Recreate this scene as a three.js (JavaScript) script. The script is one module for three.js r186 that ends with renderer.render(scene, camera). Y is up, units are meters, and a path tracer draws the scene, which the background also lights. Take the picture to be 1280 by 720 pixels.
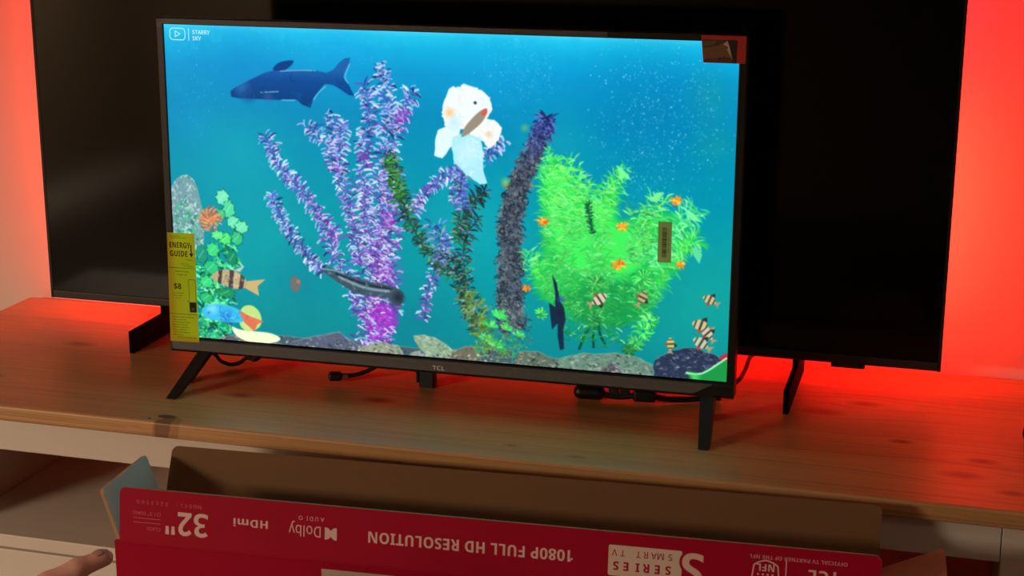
import * as THREE from 'three';
import { RoundedBoxGeometry } from 'three/addons/geometries/RoundedBoxGeometry.js';
import { MarchingCubes } from 'three/addons/objects/MarchingCubes.js';
import { mergeGeometries } from 'three/addons/utils/BufferGeometryUtils.js';
import { RectAreaLightUniformsLib } from 'three/addons/lights/RectAreaLightUniformsLib.js';
import { FontLoader } from 'three/addons/loaders/FontLoader.js';
import { TextGeometry } from 'three/addons/geometries/TextGeometry.js';

// ---------------------------------------------------------------- camera, light levels, exposure
const T = 0.57;                                   // height of the console top above the floor
const FOCAL = 2024.64;                            // focal length in pixels of a 1280 x 720 frame
const CAM = [0.5997, T + 0.654, 1.788], ROT = [-0.2598, 0.2772, 0.003];
const EXPOSURE = 1.0;
const LED = { red: [1, 0.004, 0.008], orange: [1, 0.027, 0.013], side: 135, low: 35, glow: 3.0 };
const LAMP = { color: [1, 0.77, 0.55], radiance: 74, glow: 4 };
const CEIL = { color: [1, 0.86, 0.78], radiance: 1.0 };
const SCREEN = { glow: 1.1, spill: 0.42 };

const scene = new THREE.Scene();
scene.background = new THREE.Color(0, 0, 0);
const camera = new THREE.PerspectiveCamera(2 * Math.atan(360 / FOCAL) * 180 / Math.PI, 1280 / 720, 0.05, 50);
camera.position.set(...CAM); camera.rotation.order = 'YXZ'; camera.rotation.set(...ROT);
camera.updateMatrixWorld(true);
const renderer = new THREE.WebGLRenderer();
renderer.toneMapping = THREE.LinearToneMapping;
renderer.toneMappingExposure = EXPOSURE;
renderer.shadowMap.enabled = true;
RectAreaLightUniformsLib.init();

// ---------------------------------------------------------------- helpers
let seed = 12345;
function rnd() { seed = (seed + 0x6D2B79F5) | 0; let t = Math.imul(seed ^ (seed >>> 15), 1 | seed); t = (t + Math.imul(t ^ (t >>> 7), 61 | t)) ^ t; return ((t ^ (t >>> 14)) >>> 0) / 4294967296; }
const rr = (a, b) => a + (b - a) * rnd();
const lin = (r, g, b) => new THREE.Color().setRGB(r, g, b);
const std = (color, roughness = 0.6, more = {}) => new THREE.MeshStandardMaterial({ color, roughness, ...more });
const phys = (color, roughness = 0.6, more = {}) => new THREE.MeshPhysicalMaterial({ color, roughness, ...more });
function mesh(name, geo, mat, parent = scene) {
  const m = new THREE.Mesh(geo, mat); m.name = name; m.castShadow = m.receiveShadow = true; parent.add(m); return m;
}
function tag(o, label, category, group) { o.userData.label = label; o.userData.category = category; if (group) o.userData.group = group; return o; }
function thing(name, label, category, pos = [0, 0, 0], group) {
  const g = new THREE.Group(); g.name = name; g.position.set(...pos); scene.add(g); return tag(g, label, category, group);
}
function structure(name, geo, mat, parent = scene) { const m = mesh(name, geo, mat, parent); m.userData.kind = 'structure'; return m; }
// box between two corners
function span(x0, x1, y0, y1, z0, z1, r = 0) {
  const g = r ? new RoundedBoxGeometry(x1 - x0, y1 - y0, z1 - z0, 2, r) : new THREE.BoxGeometry(x1 - x0, y1 - y0, z1 - z0);
  g.translate((x0 + x1) / 2, (y0 + y1) / 2, (z0 + z1) / 2); return g;
}
function tube(points, r, seg = 40, sides = 10) {
  return new THREE.TubeGeometry(new THREE.CatmullRomCurve3(points.map(p => new THREE.Vector3(...p))), seg, r, sides, false);
}
// a direction of the photograph, met with a plane that the thing touches
const C0 = new THREE.Vector3(...CAM);
function rayDir(px, py) { return new THREE.Vector3((px - 640) / FOCAL, -(py - 360) / FOCAL, -1).applyQuaternion(camera.quaternion); }
function onPlane(px, py, axis, v) { const r = rayDir(px, py); return C0.clone().addScaledVector(r, (v - C0[axis]) / r[axis]); }
const atZ = (px, py, z) => onPlane(px, py, 'z', z).toArray();
const atY = (px, py, y) => onPlane(px, py, 'y', y).toArray();
function canvas(w, h) { const c = document.createElement('canvas'); c.width = w; c.height = h; return [c, c.getContext('2d')]; }
function texture(c) { const t = new THREE.CanvasTexture(c); t.colorSpace = THREE.SRGBColorSpace; t.anisotropy = 8; return t; }
const rgb = (a, k = 1, al = 1) => `rgba(${a.map(v => Math.max(0, Math.min(255, Math.round(v * k)))).join(',')},${al})`;
// planar uv in 0..1 over a rectangle of the xy plane
function planarUV(g, x0, y0, w, h) {
  const p = g.attributes.position, uv = new Float32Array(p.count * 2);
  for (let i = 0; i < p.count; i++) { uv[2 * i] = (p.getX(i) - x0) / w; uv[2 * i + 1] = (p.getY(i) - y0) / h; }
  g.setAttribute('uv', new THREE.BufferAttribute(uv, 2)); return g;
}
// board with two rounded corners at its far edge, in xy, 0..w by 0..h, thickness d to -z; group 0 = +z face, group 1 = the rest
function board(w, h, r, d, taper = 0) {
  const s = new THREE.Shape();
  s.moveTo(0, 0); s.lineTo(w, 0); s.lineTo(w - taper, h - r); s.absarc(w - taper - r, h - r, r, 0, Math.PI / 2, false);
  s.lineTo(taper + r, h); s.absarc(taper + r, h - r, r, Math.PI / 2, Math.PI, false); s.lineTo(0, 0);
  let g = new THREE.ExtrudeGeometry(s, { depth: d, bevelEnabled: false, curveSegments: 6 });
  g.translate(0, 0, -d); planarUV(g, 0, 0, w, h); g.clearGroups();
  const n = g.attributes.normal, P = g.attributes.position, U = g.attributes.uv, order = [[], []];
  for (let i = 0; i < P.count; i += 3) order[n.getZ(i) > 0.5 ? 0 : 1].push(i);
  const np = [], nn = [], nu = [];
  for (const list of order) for (const i of list) for (let k = i; k < i + 3; k++) {
    np.push(P.getX(k), P.getY(k), P.getZ(k)); nn.push(n.getX(k), n.getY(k), n.getZ(k)); nu.push(U.getX(k), U.getY(k));
  }
  const o = new THREE.BufferGeometry();
  o.setAttribute('position', new THREE.Float32BufferAttribute(np, 3)); o.setAttribute('normal', new THREE.Float32BufferAttribute(nn, 3)); o.setAttribute('uv', new THREE.Float32BufferAttribute(nu, 2));
  o.addGroup(0, order[0].length * 3, 0); o.addGroup(order[0].length * 3, order[1].length * 3, 1);
  return o;
}

// ---------------------------------------------------------------- the room
const ZW = -0.337, X0 = -2.5, X1 = 2.3, Z1 = 3.5, HC = 2.5;
const wallMat = std('#e9dfd2', 0.85), ceilMat = std('#ece8e0', 0.9), tanMat = std('#7d6b58', 0.85);
structure('wall_back', span(X0 - 0.1, X1 + 0.1, 0, HC, ZW - 0.1, ZW), wallMat);
structure('wall_left', span(X0 - 0.1, X0, 0, HC, ZW, Z1), tanMat);
structure('wall_right', span(X1, X1 + 0.1, 0, HC, ZW, Z1), wallMat);
structure('wall_front', span(X0 - 0.1, X1 + 0.1, 0, HC, Z1, Z1 + 0.1), tanMat);
structure('ceiling', span(X0 - 0.1, X1 + 0.1, HC, HC + 0.1, ZW - 0.1, Z1 + 0.1), ceilMat);
{
  const [c, x] = canvas(1024, 1024);
  x.fillStyle = '#33251b'; x.fillRect(0, 0, 1024, 1024);
  for (let i = 0; i < 1500; i++) { x.strokeStyle = rgb([rr(36, 66), rr(26, 46), rr(18, 32)], 1, 0.12); x.lineWidth = rr(1, 4); const y = rr(0, 1024), a = rr(0, 900); x.beginPath(); x.moveTo(a, y); x.lineTo(a + rr(60, 400), y + rr(-3, 3)); x.stroke(); }
  const t = texture(c); t.wrapS = t.wrapT = THREE.RepeatWrapping; t.repeat.set(3, 3);
  structure('floor', span(X0 - 0.1, X1 + 0.1, -0.1, 0, ZW - 0.1, Z1 + 0.1), std('#ffffff', 0.5, { map: t }));
}
for (const [n, g] of [['baseboard_back', span(X0, X1, 0, 0.09, ZW, ZW + 0.012, 0.003)], ['baseboard_left', span(X0, X0 + 0.012, 0, 0.09, ZW + 0.012, Z1, 0.003)], ['baseboard_right', span(X1 - 0.012, X1, 0, 0.09, ZW + 0.012, Z1, 0.003)]])
  structure(n, g, std('#efeae2', 0.5));

// ---------------------------------------------------------------- lamps of the room (outside the frame)
{
  const L = thing('pendant_lamp', 'wide drum pendant lamp with an opaque hood hanging across the room', 'lamp', [-1.9, 1.25, 2.55]);
  const metal = std('#2a2724', 0.4, { metalness: 0.7 }), hood = std('#6d6252', 0.9);
  for (const [a, b, c, d] of [[-0.37, -0.35, -0.37, 0.37], [0.35, 0.37, -0.37, 0.37], [-0.35, 0.35, -0.37, -0.35], [-0.35, 0.35, 0.35, 0.37]]) mesh('hood_side', span(a, b, 0, 0.24, c, d, 0.002), hood, L);
  mesh('hood_top', span(-0.37, 0.37, 0.24, 0.255, -0.37, 0.37, 0.003), hood, L);
  mesh('light_diffuser', span(-0.349, 0.349, 0.006, 0.012, -0.349, 0.349, 0.001), std('#111111', 0.6, { emissive: lin(...LAMP.color), emissiveIntensity: LAMP.glow }), L);
  mesh('cord', new THREE.CylinderGeometry(0.004, 0.004, HC - 1.25 - 0.275, 10).translate(0, 0.255 + (HC - 1.25 - 0.275) / 2, 0), metal, L);
  mesh('ceiling_rose', new THREE.CylinderGeometry(0.05, 0.055, 0.02, 24).translate(0, HC - 1.25 - 0.01, 0), metal, L);
  const a = new THREE.RectAreaLight(lin(...LAMP.color), LAMP.radiance, 0.69, 0.69); a.position.set(0, 0.004, 0); a.rotation.set(-Math.PI / 2, 0, 0); L.add(a);
}
{
  const L = thing('ceiling_light', 'flat square ceiling light with a frosted panel', 'lamp', [0.9, HC, 1.9]);
  mesh('housing', span(-0.27, 0.27, -0.05, 0, -0.27, 0.27, 0.01), std('#d8d4cc', 0.5), L);
  mesh('light_panel', span(-0.25, 0.25, -0.056, -0.0495, -0.25, 0.25, 0.002), std('#222222', 0.6, { emissive: lin(...CEIL.color), emissiveIntensity: CEIL.radiance }), L);
  const a = new THREE.RectAreaLight(lin(...CEIL.color), CEIL.radiance, 0.5, 0.5); a.position.set(0, -0.06, 0); L.add(a);
  a.rotation.set(-Math.PI / 2, 0, 0);
}

// ---------------------------------------------------------------- the console
const XL = -0.77, XR = 0.83, ZF = 0.142, ZB = -0.319, TH = 0.0207;
function woodTexture() {
  const [c, x] = canvas(2048, 640), W = XR - XL, D = ZF - ZB + TH;
  const X = wx => (wx - XL) / W * 2048, Y = wz => (wz - ZB) / D * 640;
  x.fillStyle = rgb([204, 154, 98]); x.fillRect(0, 0, 2048, 640);
  for (let i = 0; i < 9; i++) {                                   // broad tone bands along the grain
    const y = rr(0, 640), h = rr(20, 70); x.fillStyle = rgb(rnd() < 0.5 ? [218, 168, 110] : [178, 126, 78], 1, 0.22); x.fillRect(0, y, 2048, h);
  }
  const knots = [[-0.307, 0.122, 13, 1], [-0.565, -0.117, 26, 0.35], [0.55, -0.04, 16, 0.5], [-0.085, -0.008, 24, 0.4], [-0.257, 0.023, 22, 0.35], [0.5, -0.165, 24, 0.35], [0.64, 0.0, 20, 0.4], [0.672, 0.09, 18, 0.4], [0.36, 0.02, 10, 0.25], [0.62, 0.05, 30, 0.3], [-0.6, 0.04, 18, 0.35], [0.12, 0.1, 12, 0.2], [0.45, -0.12, 30, 0.4], [0.2, 0.115, 14, 0.2]];
  const bend = (px, py) => { let d = 0; for (const [kx, kz, r] of knots) { const dx = (px - X(kx)) / (r * 3.2), dy = (py - Y(kz)) / (r * 1.6); d += Math.sign(dy || 1) * r * 0.75 * Math.exp(-dx * dx - dy * dy * 0.8); } return d; };
  for (let i = 0; i < 1500; i++) {
    const y = rr(-10, 650), a = rr(-300, 2000), len = rr(120, 900), dark = rnd() < 0.6;
    x.strokeStyle = dark ? rgb([rr(110, 150), rr(70, 98), rr(36, 56)], 1, rr(0.06, 0.2)) : rgb([214, 168, 112], 1, rr(0.05, 0.16));
    x.lineWidth = rr(0.7, 3.2); x.beginPath();
    for (let k = 0; k <= 24; k++) { const px = a + len * k / 24, py = y + 3 * Math.sin(px * 0.004 + y * 0.05); x.lineTo(px, py + bend(px, py)); }
    x.stroke();
  }
  for (const [kx, kz, r, s] of knots) {
    const px = X(kx), py = Y(kz);
    for (let k = 5; k >= 0; k--) { x.fillStyle = rgb([98, 52, 28], 1, s * (0.16 + 0.1 * (5 - k))); x.beginPath(); x.ellipse(px, py, r * (0.35 + 0.22 * k), r * (0.2 + 0.11 * k), 0, 0, 7); x.fill(); }
  }
  x.fillStyle = rgb([60, 26, 14], 1, 0.6); x.beginPath(); x.ellipse(X(-0.307), Y(0.122), 15, 8, 0, 0, 7); x.fill();
  x.fillStyle = rgb([60, 26, 14], 1, 0.9); x.beginPath(); x.ellipse(X(-0.325), Y(0.133), 2.5, 3, 0, 0, 7); x.fill();
  x.fillStyle = rgb([92, 50, 28], 1, 0.45); x.beginPath(); x.ellipse(X(-0.303), Y(0.146), 13, 34, 0.15, 0, 7); x.fill(); x.globalAlpha = 0.5; x.beginPath(); x.ellipse(X(-0.299), Y(0.15), 22, 40, 0.2, 0, 7); x.fill(); x.globalAlpha = 1;   // the big knot runs down the front edge
  return c;
}
{
  const cons = thing('tv_console', 'white wooden TV console with a pine top, an open shelf and drawers', 'console', [0, 0, 0]);
  const wt = texture(woodTexture());
  const top = new RoundedBoxGeometry(XR - XL, TH, ZF - ZB, 3, 0.004); top.translate((XL + XR) / 2, T - TH / 2, (ZF + ZB) / 2);
  { // grain runs along x on the top and on the front edge alike
    const p = top.attributes.position, n = top.attributes.normal, uv = top.attributes.uv, D = ZF - ZB + TH;
    for (let i = 0; i < p.count; i++) {
      const drop = n.getZ(i) > 0.5 ? T - p.getY(i) : 0;
      uv.setXY(i, (p.getX(i) - XL) / (XR - XL), 1 - (p.getZ(i) - ZB + drop) / D);
    }
  }
  mesh('tabletop', top, phys('#ffffff', 0.42, { map: wt, clearcoat: 0.15, clearcoatRoughness: 0.4 }), cons).userData.label = 'light brown pine top with knots';
  const [pc, px] = canvas(512, 512); px.fillStyle = '#ddd2c4'; px.fillRect(0, 0, 512, 512);
  for (let i = 0; i < 500; i++) { px.strokeStyle = rgb(rnd() < 0.5 ? [232, 224, 212] : [205, 192, 176], 1, 0.18); px.lineWidth = rr(0.6, 2.4); const y = rr(0, 512), a = rr(-100, 500); px.beginPath(); px.moveTo(a, y); px.lineTo(a + rr(80, 400), y + rr(-2, 2)); px.stroke(); }
  const white = std('#ffffff', 0.5, { map: texture(pc) });
  const yr = T - 0.0633, zf = 0.13, ys = T - 0.179, ysb = T - 0.1965;
  const PL = -0.62, PR = 0.664, PO = [-0.755, 0.8];
  mesh('front_rail', span(PL + 0.0006, PR - 0.0008, yr, T - TH, zf - 0.02, zf, 0.0012), white, cons);
  mesh('corner_post', span(PO[0], PL, 0, T - TH, zf - 0.05, zf, 0.0015), white, cons);
  mesh('corner_post', span(PR, PO[1], 0, T - TH, zf - 0.05, zf, 0.0015), white, cons);
  mesh('corner_post', span(PO[0], PL - 0.06, 0, T - TH, ZB + 0.004, ZB + 0.05, 0.0015), white, cons);
  mesh('corner_post', span(PR + 0.06, PO[1], 0, T - TH, ZB + 0.004, ZB + 0.05, 0.0015), white, cons);
  mesh('side_panel', span(PL - 0.018, PL, 0.08, T - TH, ZB + 0.006, zf - 0.0505, 0.001), white, cons);
  mesh('side_panel', span(PR, PR + 0.018, 0.08, T - TH, ZB + 0.006, zf - 0.0505, 0.001), white, cons);
  mesh('shelf', span(PL + 0.0005, PR - 0.0005, ysb, ys, ZB + 0.012, zf - 0.001, 0.0015), white, cons);
  mesh('bottom_rail', span(PL, PR, 0.05, 0.1, zf - 0.02, zf - 0.002, 0.0015), white, cons);
  mesh('bottom_panel', span(PL, PR, 0.1, 0.115, ZB + 0.012, zf - 0.02), white, cons);
  mesh('back_panel', span(PL, PR, 0.1, ysb, ZB + 0.006, ZB + 0.012), white, cons);
  const mid = (PL + PR) / 2;
  for (const [a, b] of [[PL + 0.002, mid - 0.0015], [mid + 0.0015, PR - 0.002]]) {
    const d = mesh('drawer', span(a, b, 0.104, ysb - 0.0028, zf - 0.02, zf - 0.001, 0.0015), white, cons);
    for (const f of [0.28, 0.72]) mesh('knob', new THREE.LatheGeometry([[0, 0], [0.007, 0], [0.007, 0.01], [0.015, 0.016], [0.013, 0.024], [0, 0.027]].map(v => new THREE.Vector2(...v)), 20).rotateX(Math.PI / 2).translate(a + (b - a) * f, 0.24, zf - 0.001), white, d);
  }
}

// ---------------------------------------------------------------- the large television
{
  const zf = -0.1786, xl = -0.6437, xr = 0.5871, yb = T + 0.0452, yt = yb + 0.712, xc = (xl + xr) / 2;
  const tv = thing('large_television', 'large switched-off black flat television with red light glowing behind it', 'television', [0, 0, 0]);
  const shell = std('#0b0a0a', 0.55), gloss = phys('#030303', 0.1, { specularIntensity: 0.5 });
  mesh('bezel', mergeGeometries([span(xl, xr, yt - 0.004, yt, zf - 0.03, zf), span(xl, xl + 0.004, yb, yt, zf - 0.03, zf), span(xr - 0.004, xr, yb, yt, zf - 0.03, zf)]), shell, tv);
  mesh('bottom_bezel', span(xl, xr, yb, yb + 0.0115, zf - 0.03, zf, 0.002), std('#35312e', 0.42, { metalness: 0.4 }), tv);
  mesh('screen', span(xl + 0.004, xr - 0.004, yb + 0.0115, yt - 0.004, zf - 0.012, zf - 0.0006), gloss, tv);
  mesh('back_shell', mergeGeometries([span(xl + 0.002, xr - 0.002, yb + 0.002, yt - 0.002, zf - 0.034, zf - 0.0125, 0.004), span(xl + 0.2, xr - 0.2, yb + 0.03, yb + 0.36, zf - 0.062, zf - 0.03, 0.012)]), shell, tv);
  const ir = mesh('sensor_module', span(0.4545, 0.496, yb - 0.0052, yb + 0.002, zf - 0.016, zf + 0.0006, 0.0015), std('#0a0909', 0.35), tv);
  mesh('sensor_window', span(0.466, 0.488, yb - 0.0032, yb + 0.0006, zf, zf + 0.001, 0.0004), phys('#4a4038', 0.2), ir);
  for (const x of [-0.475, 0.4095]) {
    const s = new THREE.Shape();                       // side view: (forward, up) blade with a neck up to the panel
    s.moveTo(0.0795, 0); s.lineTo(0.0795, 0.029); s.lineTo(-0.012, 0.030); s.lineTo(-0.015, 0.06); s.lineTo(-0.026, 0.06); s.lineTo(-0.03, 0.03); s.lineTo(-0.1, 0.028); s.lineTo(-0.1, 0); s.closePath();
    const g = new THREE.ExtrudeGeometry(s, { depth: 0.005, bevelEnabled: true, bevelThickness: 0.001, bevelSize: 0.0008, bevelSegments: 2 });
    g.rotateY(-Math.PI / 2); g.translate(x + 0.0025, T + 0.0008, zf); mesh('foot', g, phys('#060505', 0.85, { specularIntensity: 0.2 }), tv);
  }
  // light strips stuck to the back, shining at the wall
  const zs = zf - 0.0345, ledMat = {};
  for (const k of ['red', 'orange']) ledMat[k] = std('#000000', 0.5, { emissive: lin(...LED[k]), emissiveIntensity: LED.glow });
  const bars = [[xc, yt - 0.05, 1.08, 0.012, 'red', LED.side], [xl + 0.12, yb + 0.022, 0.15, 0.012, 'red', LED.low], [xr - 0.12, yb + 0.022, 0.15, 0.012, 'red', LED.low], [xc, yb + 0.018, 0.78, 0.012, 'red', LED.low]];
  for (const [x, k] of [[xl + 0.035, 0.7], [xr - 0.035, 1.15]]) bars.push([x, yb + 0.495, 0.012, 0.33, 'red', LED.side * k], [x, yb + 0.18, 0.012, 0.26, 'orange', LED.side * k]);
  for (const [x, y, w, h, k, v] of bars) {
    mesh('led_strip', span(x - w / 2, x + w / 2, y - h / 2, y + h / 2, zs - 0.002, zs), ledMat[k], tv);
    const a = new THREE.RectAreaLight(lin(...LED[k]), v, w, h); a.position.set(x, y, zs - 0.003); tv.add(a);   // shines along -z
  }
}

// ---------------------------------------------------------------- the picture on the small television
const SW = 0.6984, SH = 0.39285, SX0 = -SW / 2, SY0 = 0.0649, YAW = 0.0134, LEAN = 0.0113;
const tvM = new THREE.Matrix4().makeRotationFromEuler(new THREE.Euler(-LEAN, YAW, 0, 'YXZ')).setPosition(0, T, 0), tvI = tvM.clone().invert();
function tvLocal(px, py) {        // a pixel's point on the plane of the small screen, in the television's own metres
  const o = C0.clone().applyMatrix4(tvI), d = rayDir(px, py).transformDirection(tvI); return o.addScaledVector(d, -o.z / d.z);
}
function aquarium() {
  const CW = 2048, CH = 1152, [c, x] = canvas(CW, CH), K = 2.87;
  const S = (px, py) => { const p = tvLocal(px, py); return [(p.x - SX0) / SW * CW, (SY0 + SH - p.y) / SH * CH]; };
  const path = (pts, close = true, smooth = true) => {
    const q = pts.map(p => S(...p)); x.beginPath();
    if (!smooth) { q.forEach((p, i) => i ? x.lineTo(...p) : x.moveTo(...p)); if (close) x.closePath(); return; }
    const n = q.length; const mid = (a, b) => [(a[0] + b[0]) / 2, (a[1] + b[1]) / 2];
    if (close) { x.moveTo(...mid(q[n - 1], q[0])); for (let i = 0; i < n; i++) x.quadraticCurveTo(...q[i], ...mid(q[i], q[(i + 1) % n])); x.closePath(); }
    else { x.moveTo(...q[0]); for (let i = 1; i < n - 1; i++) x.quadraticCurveTo(...q[i], ...mid(q[i], q[i + 1])); x.lineTo(...q[n - 1]); }
  };
  const blob = (px, py, r, col, a) => { const [u, v] = S(px, py), g = x.createRadialGradient(u, v, 0, u, v, r * K); g.addColorStop(0, rgb(col, 1, a)); g.addColorStop(1, rgb(col, 1, 0)); x.fillStyle = g; x.fillRect(u - r * K, v - r * K, 2 * r * K, 2 * r * K); };
  // water
  const g = x.createLinearGradient(0, 0, 0, CH);
  [[0, [60, 205, 240]], [0.015, [30, 192, 232]], [0.05, [12, 174, 220]], [0.12, [4, 150, 204]], [0.25, [0, 138, 184]], [0.4, [0, 144, 174]], [0.6, [2, 150, 164]], [0.8, [6, 148, 156]], [1, [12, 134, 142]]].forEach(([t, col]) => g.addColorStop(t, rgb(col)));
  x.fillStyle = g; x.fillRect(0, 0, CW, CH);
  for (const [a, b, r, col, al] of [[300, 190, 90, [14, 170, 185], 0.55], [330, 300, 90, [12, 165, 172], 0.5], [600, 280, 90, [20, 185, 190], 0.4], [700, 180, 60, [20, 175, 180], 0.35], [880, 380, 110, [26, 168, 150], 0.55], [300, 70, 90, [4, 124, 196], 0.35], [820, 130, 110, [0, 120, 170], 0.5], [380, 350, 60, [14, 118, 150], 0.4], [520, 400, 70, [14, 120, 145], 0.5], [890, 120, 40, [30, 150, 130], 0.35], [895, 180, 40, [25, 160, 140], 0.35], [420, 60, 80, [14, 160, 224], 0.4], [620, 70, 90, [20, 170, 224], 0.35], [240, 150, 40, [10, 150, 205], 0.4], [760, 360, 120, [16, 140, 130], 0.4]]) blob(a, b, r, col, al);
  for (let i = 0; i < 260; i++) { const a = rr(210, 920), b = rr(30, 60); blob(a, b, rr(2, 6), [90, 220, 245], rr(0.03, 0.12)); }
  // a faint coarse grain of the water
  for (let i = 0; i < 1200; i++) blob(rr(210, 920), rr(40, 440), rr(3, 14), rnd() < 0.5 ? [10, 120, 170] : [40, 190, 205], 0.05);
  // bubbles
  function bubbles(n, cx, cy, sx, sy, a0) { for (let i = 0; i < n; i++) { const gx = (rnd() + rnd() + rnd() - 1.5) / 1.5, gy = (rnd() + rnd() - 1); const [u, v] = S(cx + gx * sx, cy + gy * sy); x.fillStyle = rgb([170, 230, 250], 1, rr(0.15, a0)); x.beginPath(); x.ellipse(u, v, rr(0.8, 2.4), rr(1.2, 3.6), rr(-0.5, 0.5), 0, 7); x.fill(); } }
  bubbles(620, 812, 150, 110, 130, 0.75); bubbles(180, 660, 90, 60, 60, 0.5); bubbles(160, 880, 140, 45, 100, 0.6); bubbles(60, 250, 110, 50, 70, 0.5); bubbles(50, 420, 60, 120, 40, 0.4); bubbles(150, 790, 230, 80, 80, 0.5); bubbles(60, 610, 100, 40, 60, 0.5);
  const mix = (a, b, t) => a.map((v, i) => v + (b[i] - v) * t), pick = (l, r) => l[Math.min(l.length - 1, Math.floor(r * l.length))];
  // floor behind the plants
  function rocks(list) { for (const [raw, col, spots, sc] of list) { const pts = []; raw.forEach((a, i) => { const b = raw[(i + 1) % raw.length]; for (let k = 0; k < 3; k++) pts.push([a[0] + (b[0] - a[0]) * k / 3 + rr(-1.6, 1.6), a[1] + (b[1] - a[1]) * k / 3 + rr(-1.3, 1.3)]); }); path(pts, true, false); x.fillStyle = rgb(col); x.fill(); x.save(); x.clip(); const xs = pts.map(p => p[0]), ys = pts.map(p => p[1]); for (let i = 0; i < spots; i++) { const [u, v] = S(rr(Math.min(...xs), Math.max(...xs)), rr(Math.min(...ys), Math.max(...ys))); x.fillStyle = rgb(mix(col, pick(sc, rnd()), rr(0.3, 0.9)), 1, rr(0.3, 0.8)); x.beginPath(); const el = rr(2, 9); x.ellipse(u, v, el, el * rr(0.3, 0.7), rr(-0.9, 0.9), 0, 7); x.fill(); } for (let i = 0; i < spots * 0.8; i++) { const [u, v] = S(rr(Math.min(...xs), Math.max(...xs)), rr(Math.min(...ys), Math.max(...ys))), a = rr(-0.7, 0.7), l = rr(4, 16); x.strokeStyle = rgb(rnd() < 0.5 ? [22, 30, 36] : [214, 226, 214], 1, rr(0.25, 0.65)); x.lineWidth = rr(1, 3.2); x.beginPath(); x.moveTo(u, v); x.quadraticCurveTo(u + l * 0.5, v - rr(0, 6), u + Math.cos(a) * l, v + Math.sin(a) * l); x.stroke(); } x.restore(); x.strokeStyle = rgb(mix(col, [215, 232, 225], 0.55), 1, 0.5); x.lineWidth = 3; path(pts.slice(3, -4), false, false); x.stroke(); } }
  const gravel = [[190, 200, 180], [60, 70, 70], [120, 120, 100], [30, 40, 50], [200, 190, 160], [90, 110, 110]];
  rocks([[[[205, 470], [240, 424], [300, 424], [350, 420], [380, 424], [420, 416], [450, 428], [520, 434], [600, 438], [640, 438], [640, 500], [205, 500]], [70, 92, 104], 500, gravel]]);
  // fronds: whorls of curling leaves along a curve that starts at the tip
  function frond(pts, o) {
    const cv = new THREE.CatmullRomCurve3(pts.map(p => { const q = S(p[0], p[1]); return new THREE.Vector3(q[0], q[1], 0); })), n = Math.max(3, Math.round(cv.getLength() / (o.step * K)));
    if (o.stalk) { x.strokeStyle = rgb(o.stalk, 1, 0.9); x.lineWidth = (o.stalkW ?? 1.6) * K; x.lineCap = 'round'; x.beginPath(); cv.getPoints(40).forEach((p, i) => i ? x.lineTo(p.x, p.y) : x.moveTo(p.x, p.y)); x.stroke(); }
    for (let i = n; i >= 0; i--) {
      const t = i / n, p = cv.getPointAt(t), tg = cv.getTangentAt(t), dir = Math.atan2(-tg.y, -tg.x), w = o.width ? o.width(t) : 1;
      for (let k = 0; k < o.per; k++) {
        const f = o.per > 1 ? k / (o.per - 1) * 2 - 1 : 0, a0 = f * o.spread + rr(-0.25, 0.25), L = rr(0.7, 1.15) * o.len * K * w * (1 - 0.25 * Math.abs(f) * (o.flat ?? 0)), sg = Math.sign(a0 || 1), curl = rr(0.5, 1.2) * (o.curl ?? 1);
        const bx = p.x + rr(-1, 1) * (o.off ?? 1.5) * K * w, by = p.y + rr(-1, 1) * (o.off ?? 1.5) * K * 0.6;
        const a1 = dir + a0, mx = bx + Math.cos(a1) * L * 0.6, my = by + Math.sin(a1) * L * 0.6, a2 = a1 + sg * curl, ex = mx + Math.cos(a2) * L * 0.5, ey = my + Math.sin(a2) * L * 0.5, th = o.th * K * rr(0.75, 1.2), nx = -Math.sin(a1 + sg * curl / 2), ny = Math.cos(a1 + sg * curl / 2);
        x.fillStyle = rgb(o.cols(t, rnd()), rr(0.85, 1.12), o.alpha ?? 1); x.beginPath(); x.moveTo(bx, by); x.quadraticCurveTo(mx + nx * th, my + ny * th, ex, ey); x.quadraticCurveTo(mx - nx * th, my - ny * th, bx, by); x.fill();
        if (o.hi && rnd() < o.hiP) { x.strokeStyle = rgb(o.hi(t, rnd()), 1, rr(0.55, 1)); x.lineWidth = th * rr(0.5, 1.05); x.lineCap = 'round'; x.beginPath(); const g1 = 0.45; x.moveTo(bx + (mx - bx) * (1 + g1) / 2, by + (my - by) * (1 + g1) / 2); x.quadraticCurveTo(mx, my, mx + (ex - mx) * 0.8, my + (ey - my) * 0.8); x.stroke(); }
      }
    }
  }
  const squiggles = (pts, n, cols, len, w) => { x.save(); path(pts); x.clip(); const xs = pts.map(p => p[0]), ys = pts.map(p => p[1]); for (let i = 0; i < n; i++) { const [u, v] = S(rr(Math.min(...xs), Math.max(...xs)), rr(Math.min(...ys), Math.max(...ys))), a = rr(0, 6.3), l = len * K * rr(0.5, 1.2); x.strokeStyle = rgb(pick(cols, rnd()), 1, rr(0.5, 1)); x.lineWidth = w * K * rr(0.5, 1.2); x.lineCap = 'round'; x.beginPath(); x.moveTo(u, v); x.quadraticCurveTo(u + Math.cos(a) * l, v + Math.sin(a) * l, u + Math.cos(a + 1.1) * l * 1.2, v + Math.sin(a + 1.1) * l * 1.2); x.stroke(); } x.restore(); };
  // left: pale coral, broad leaves, anemone
  const coral = [[212, 300], [211, 250], [216, 228], [224, 220], [234, 217], [244, 226], [250, 246], [256, 280], [254, 320], [214, 330]];
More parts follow.
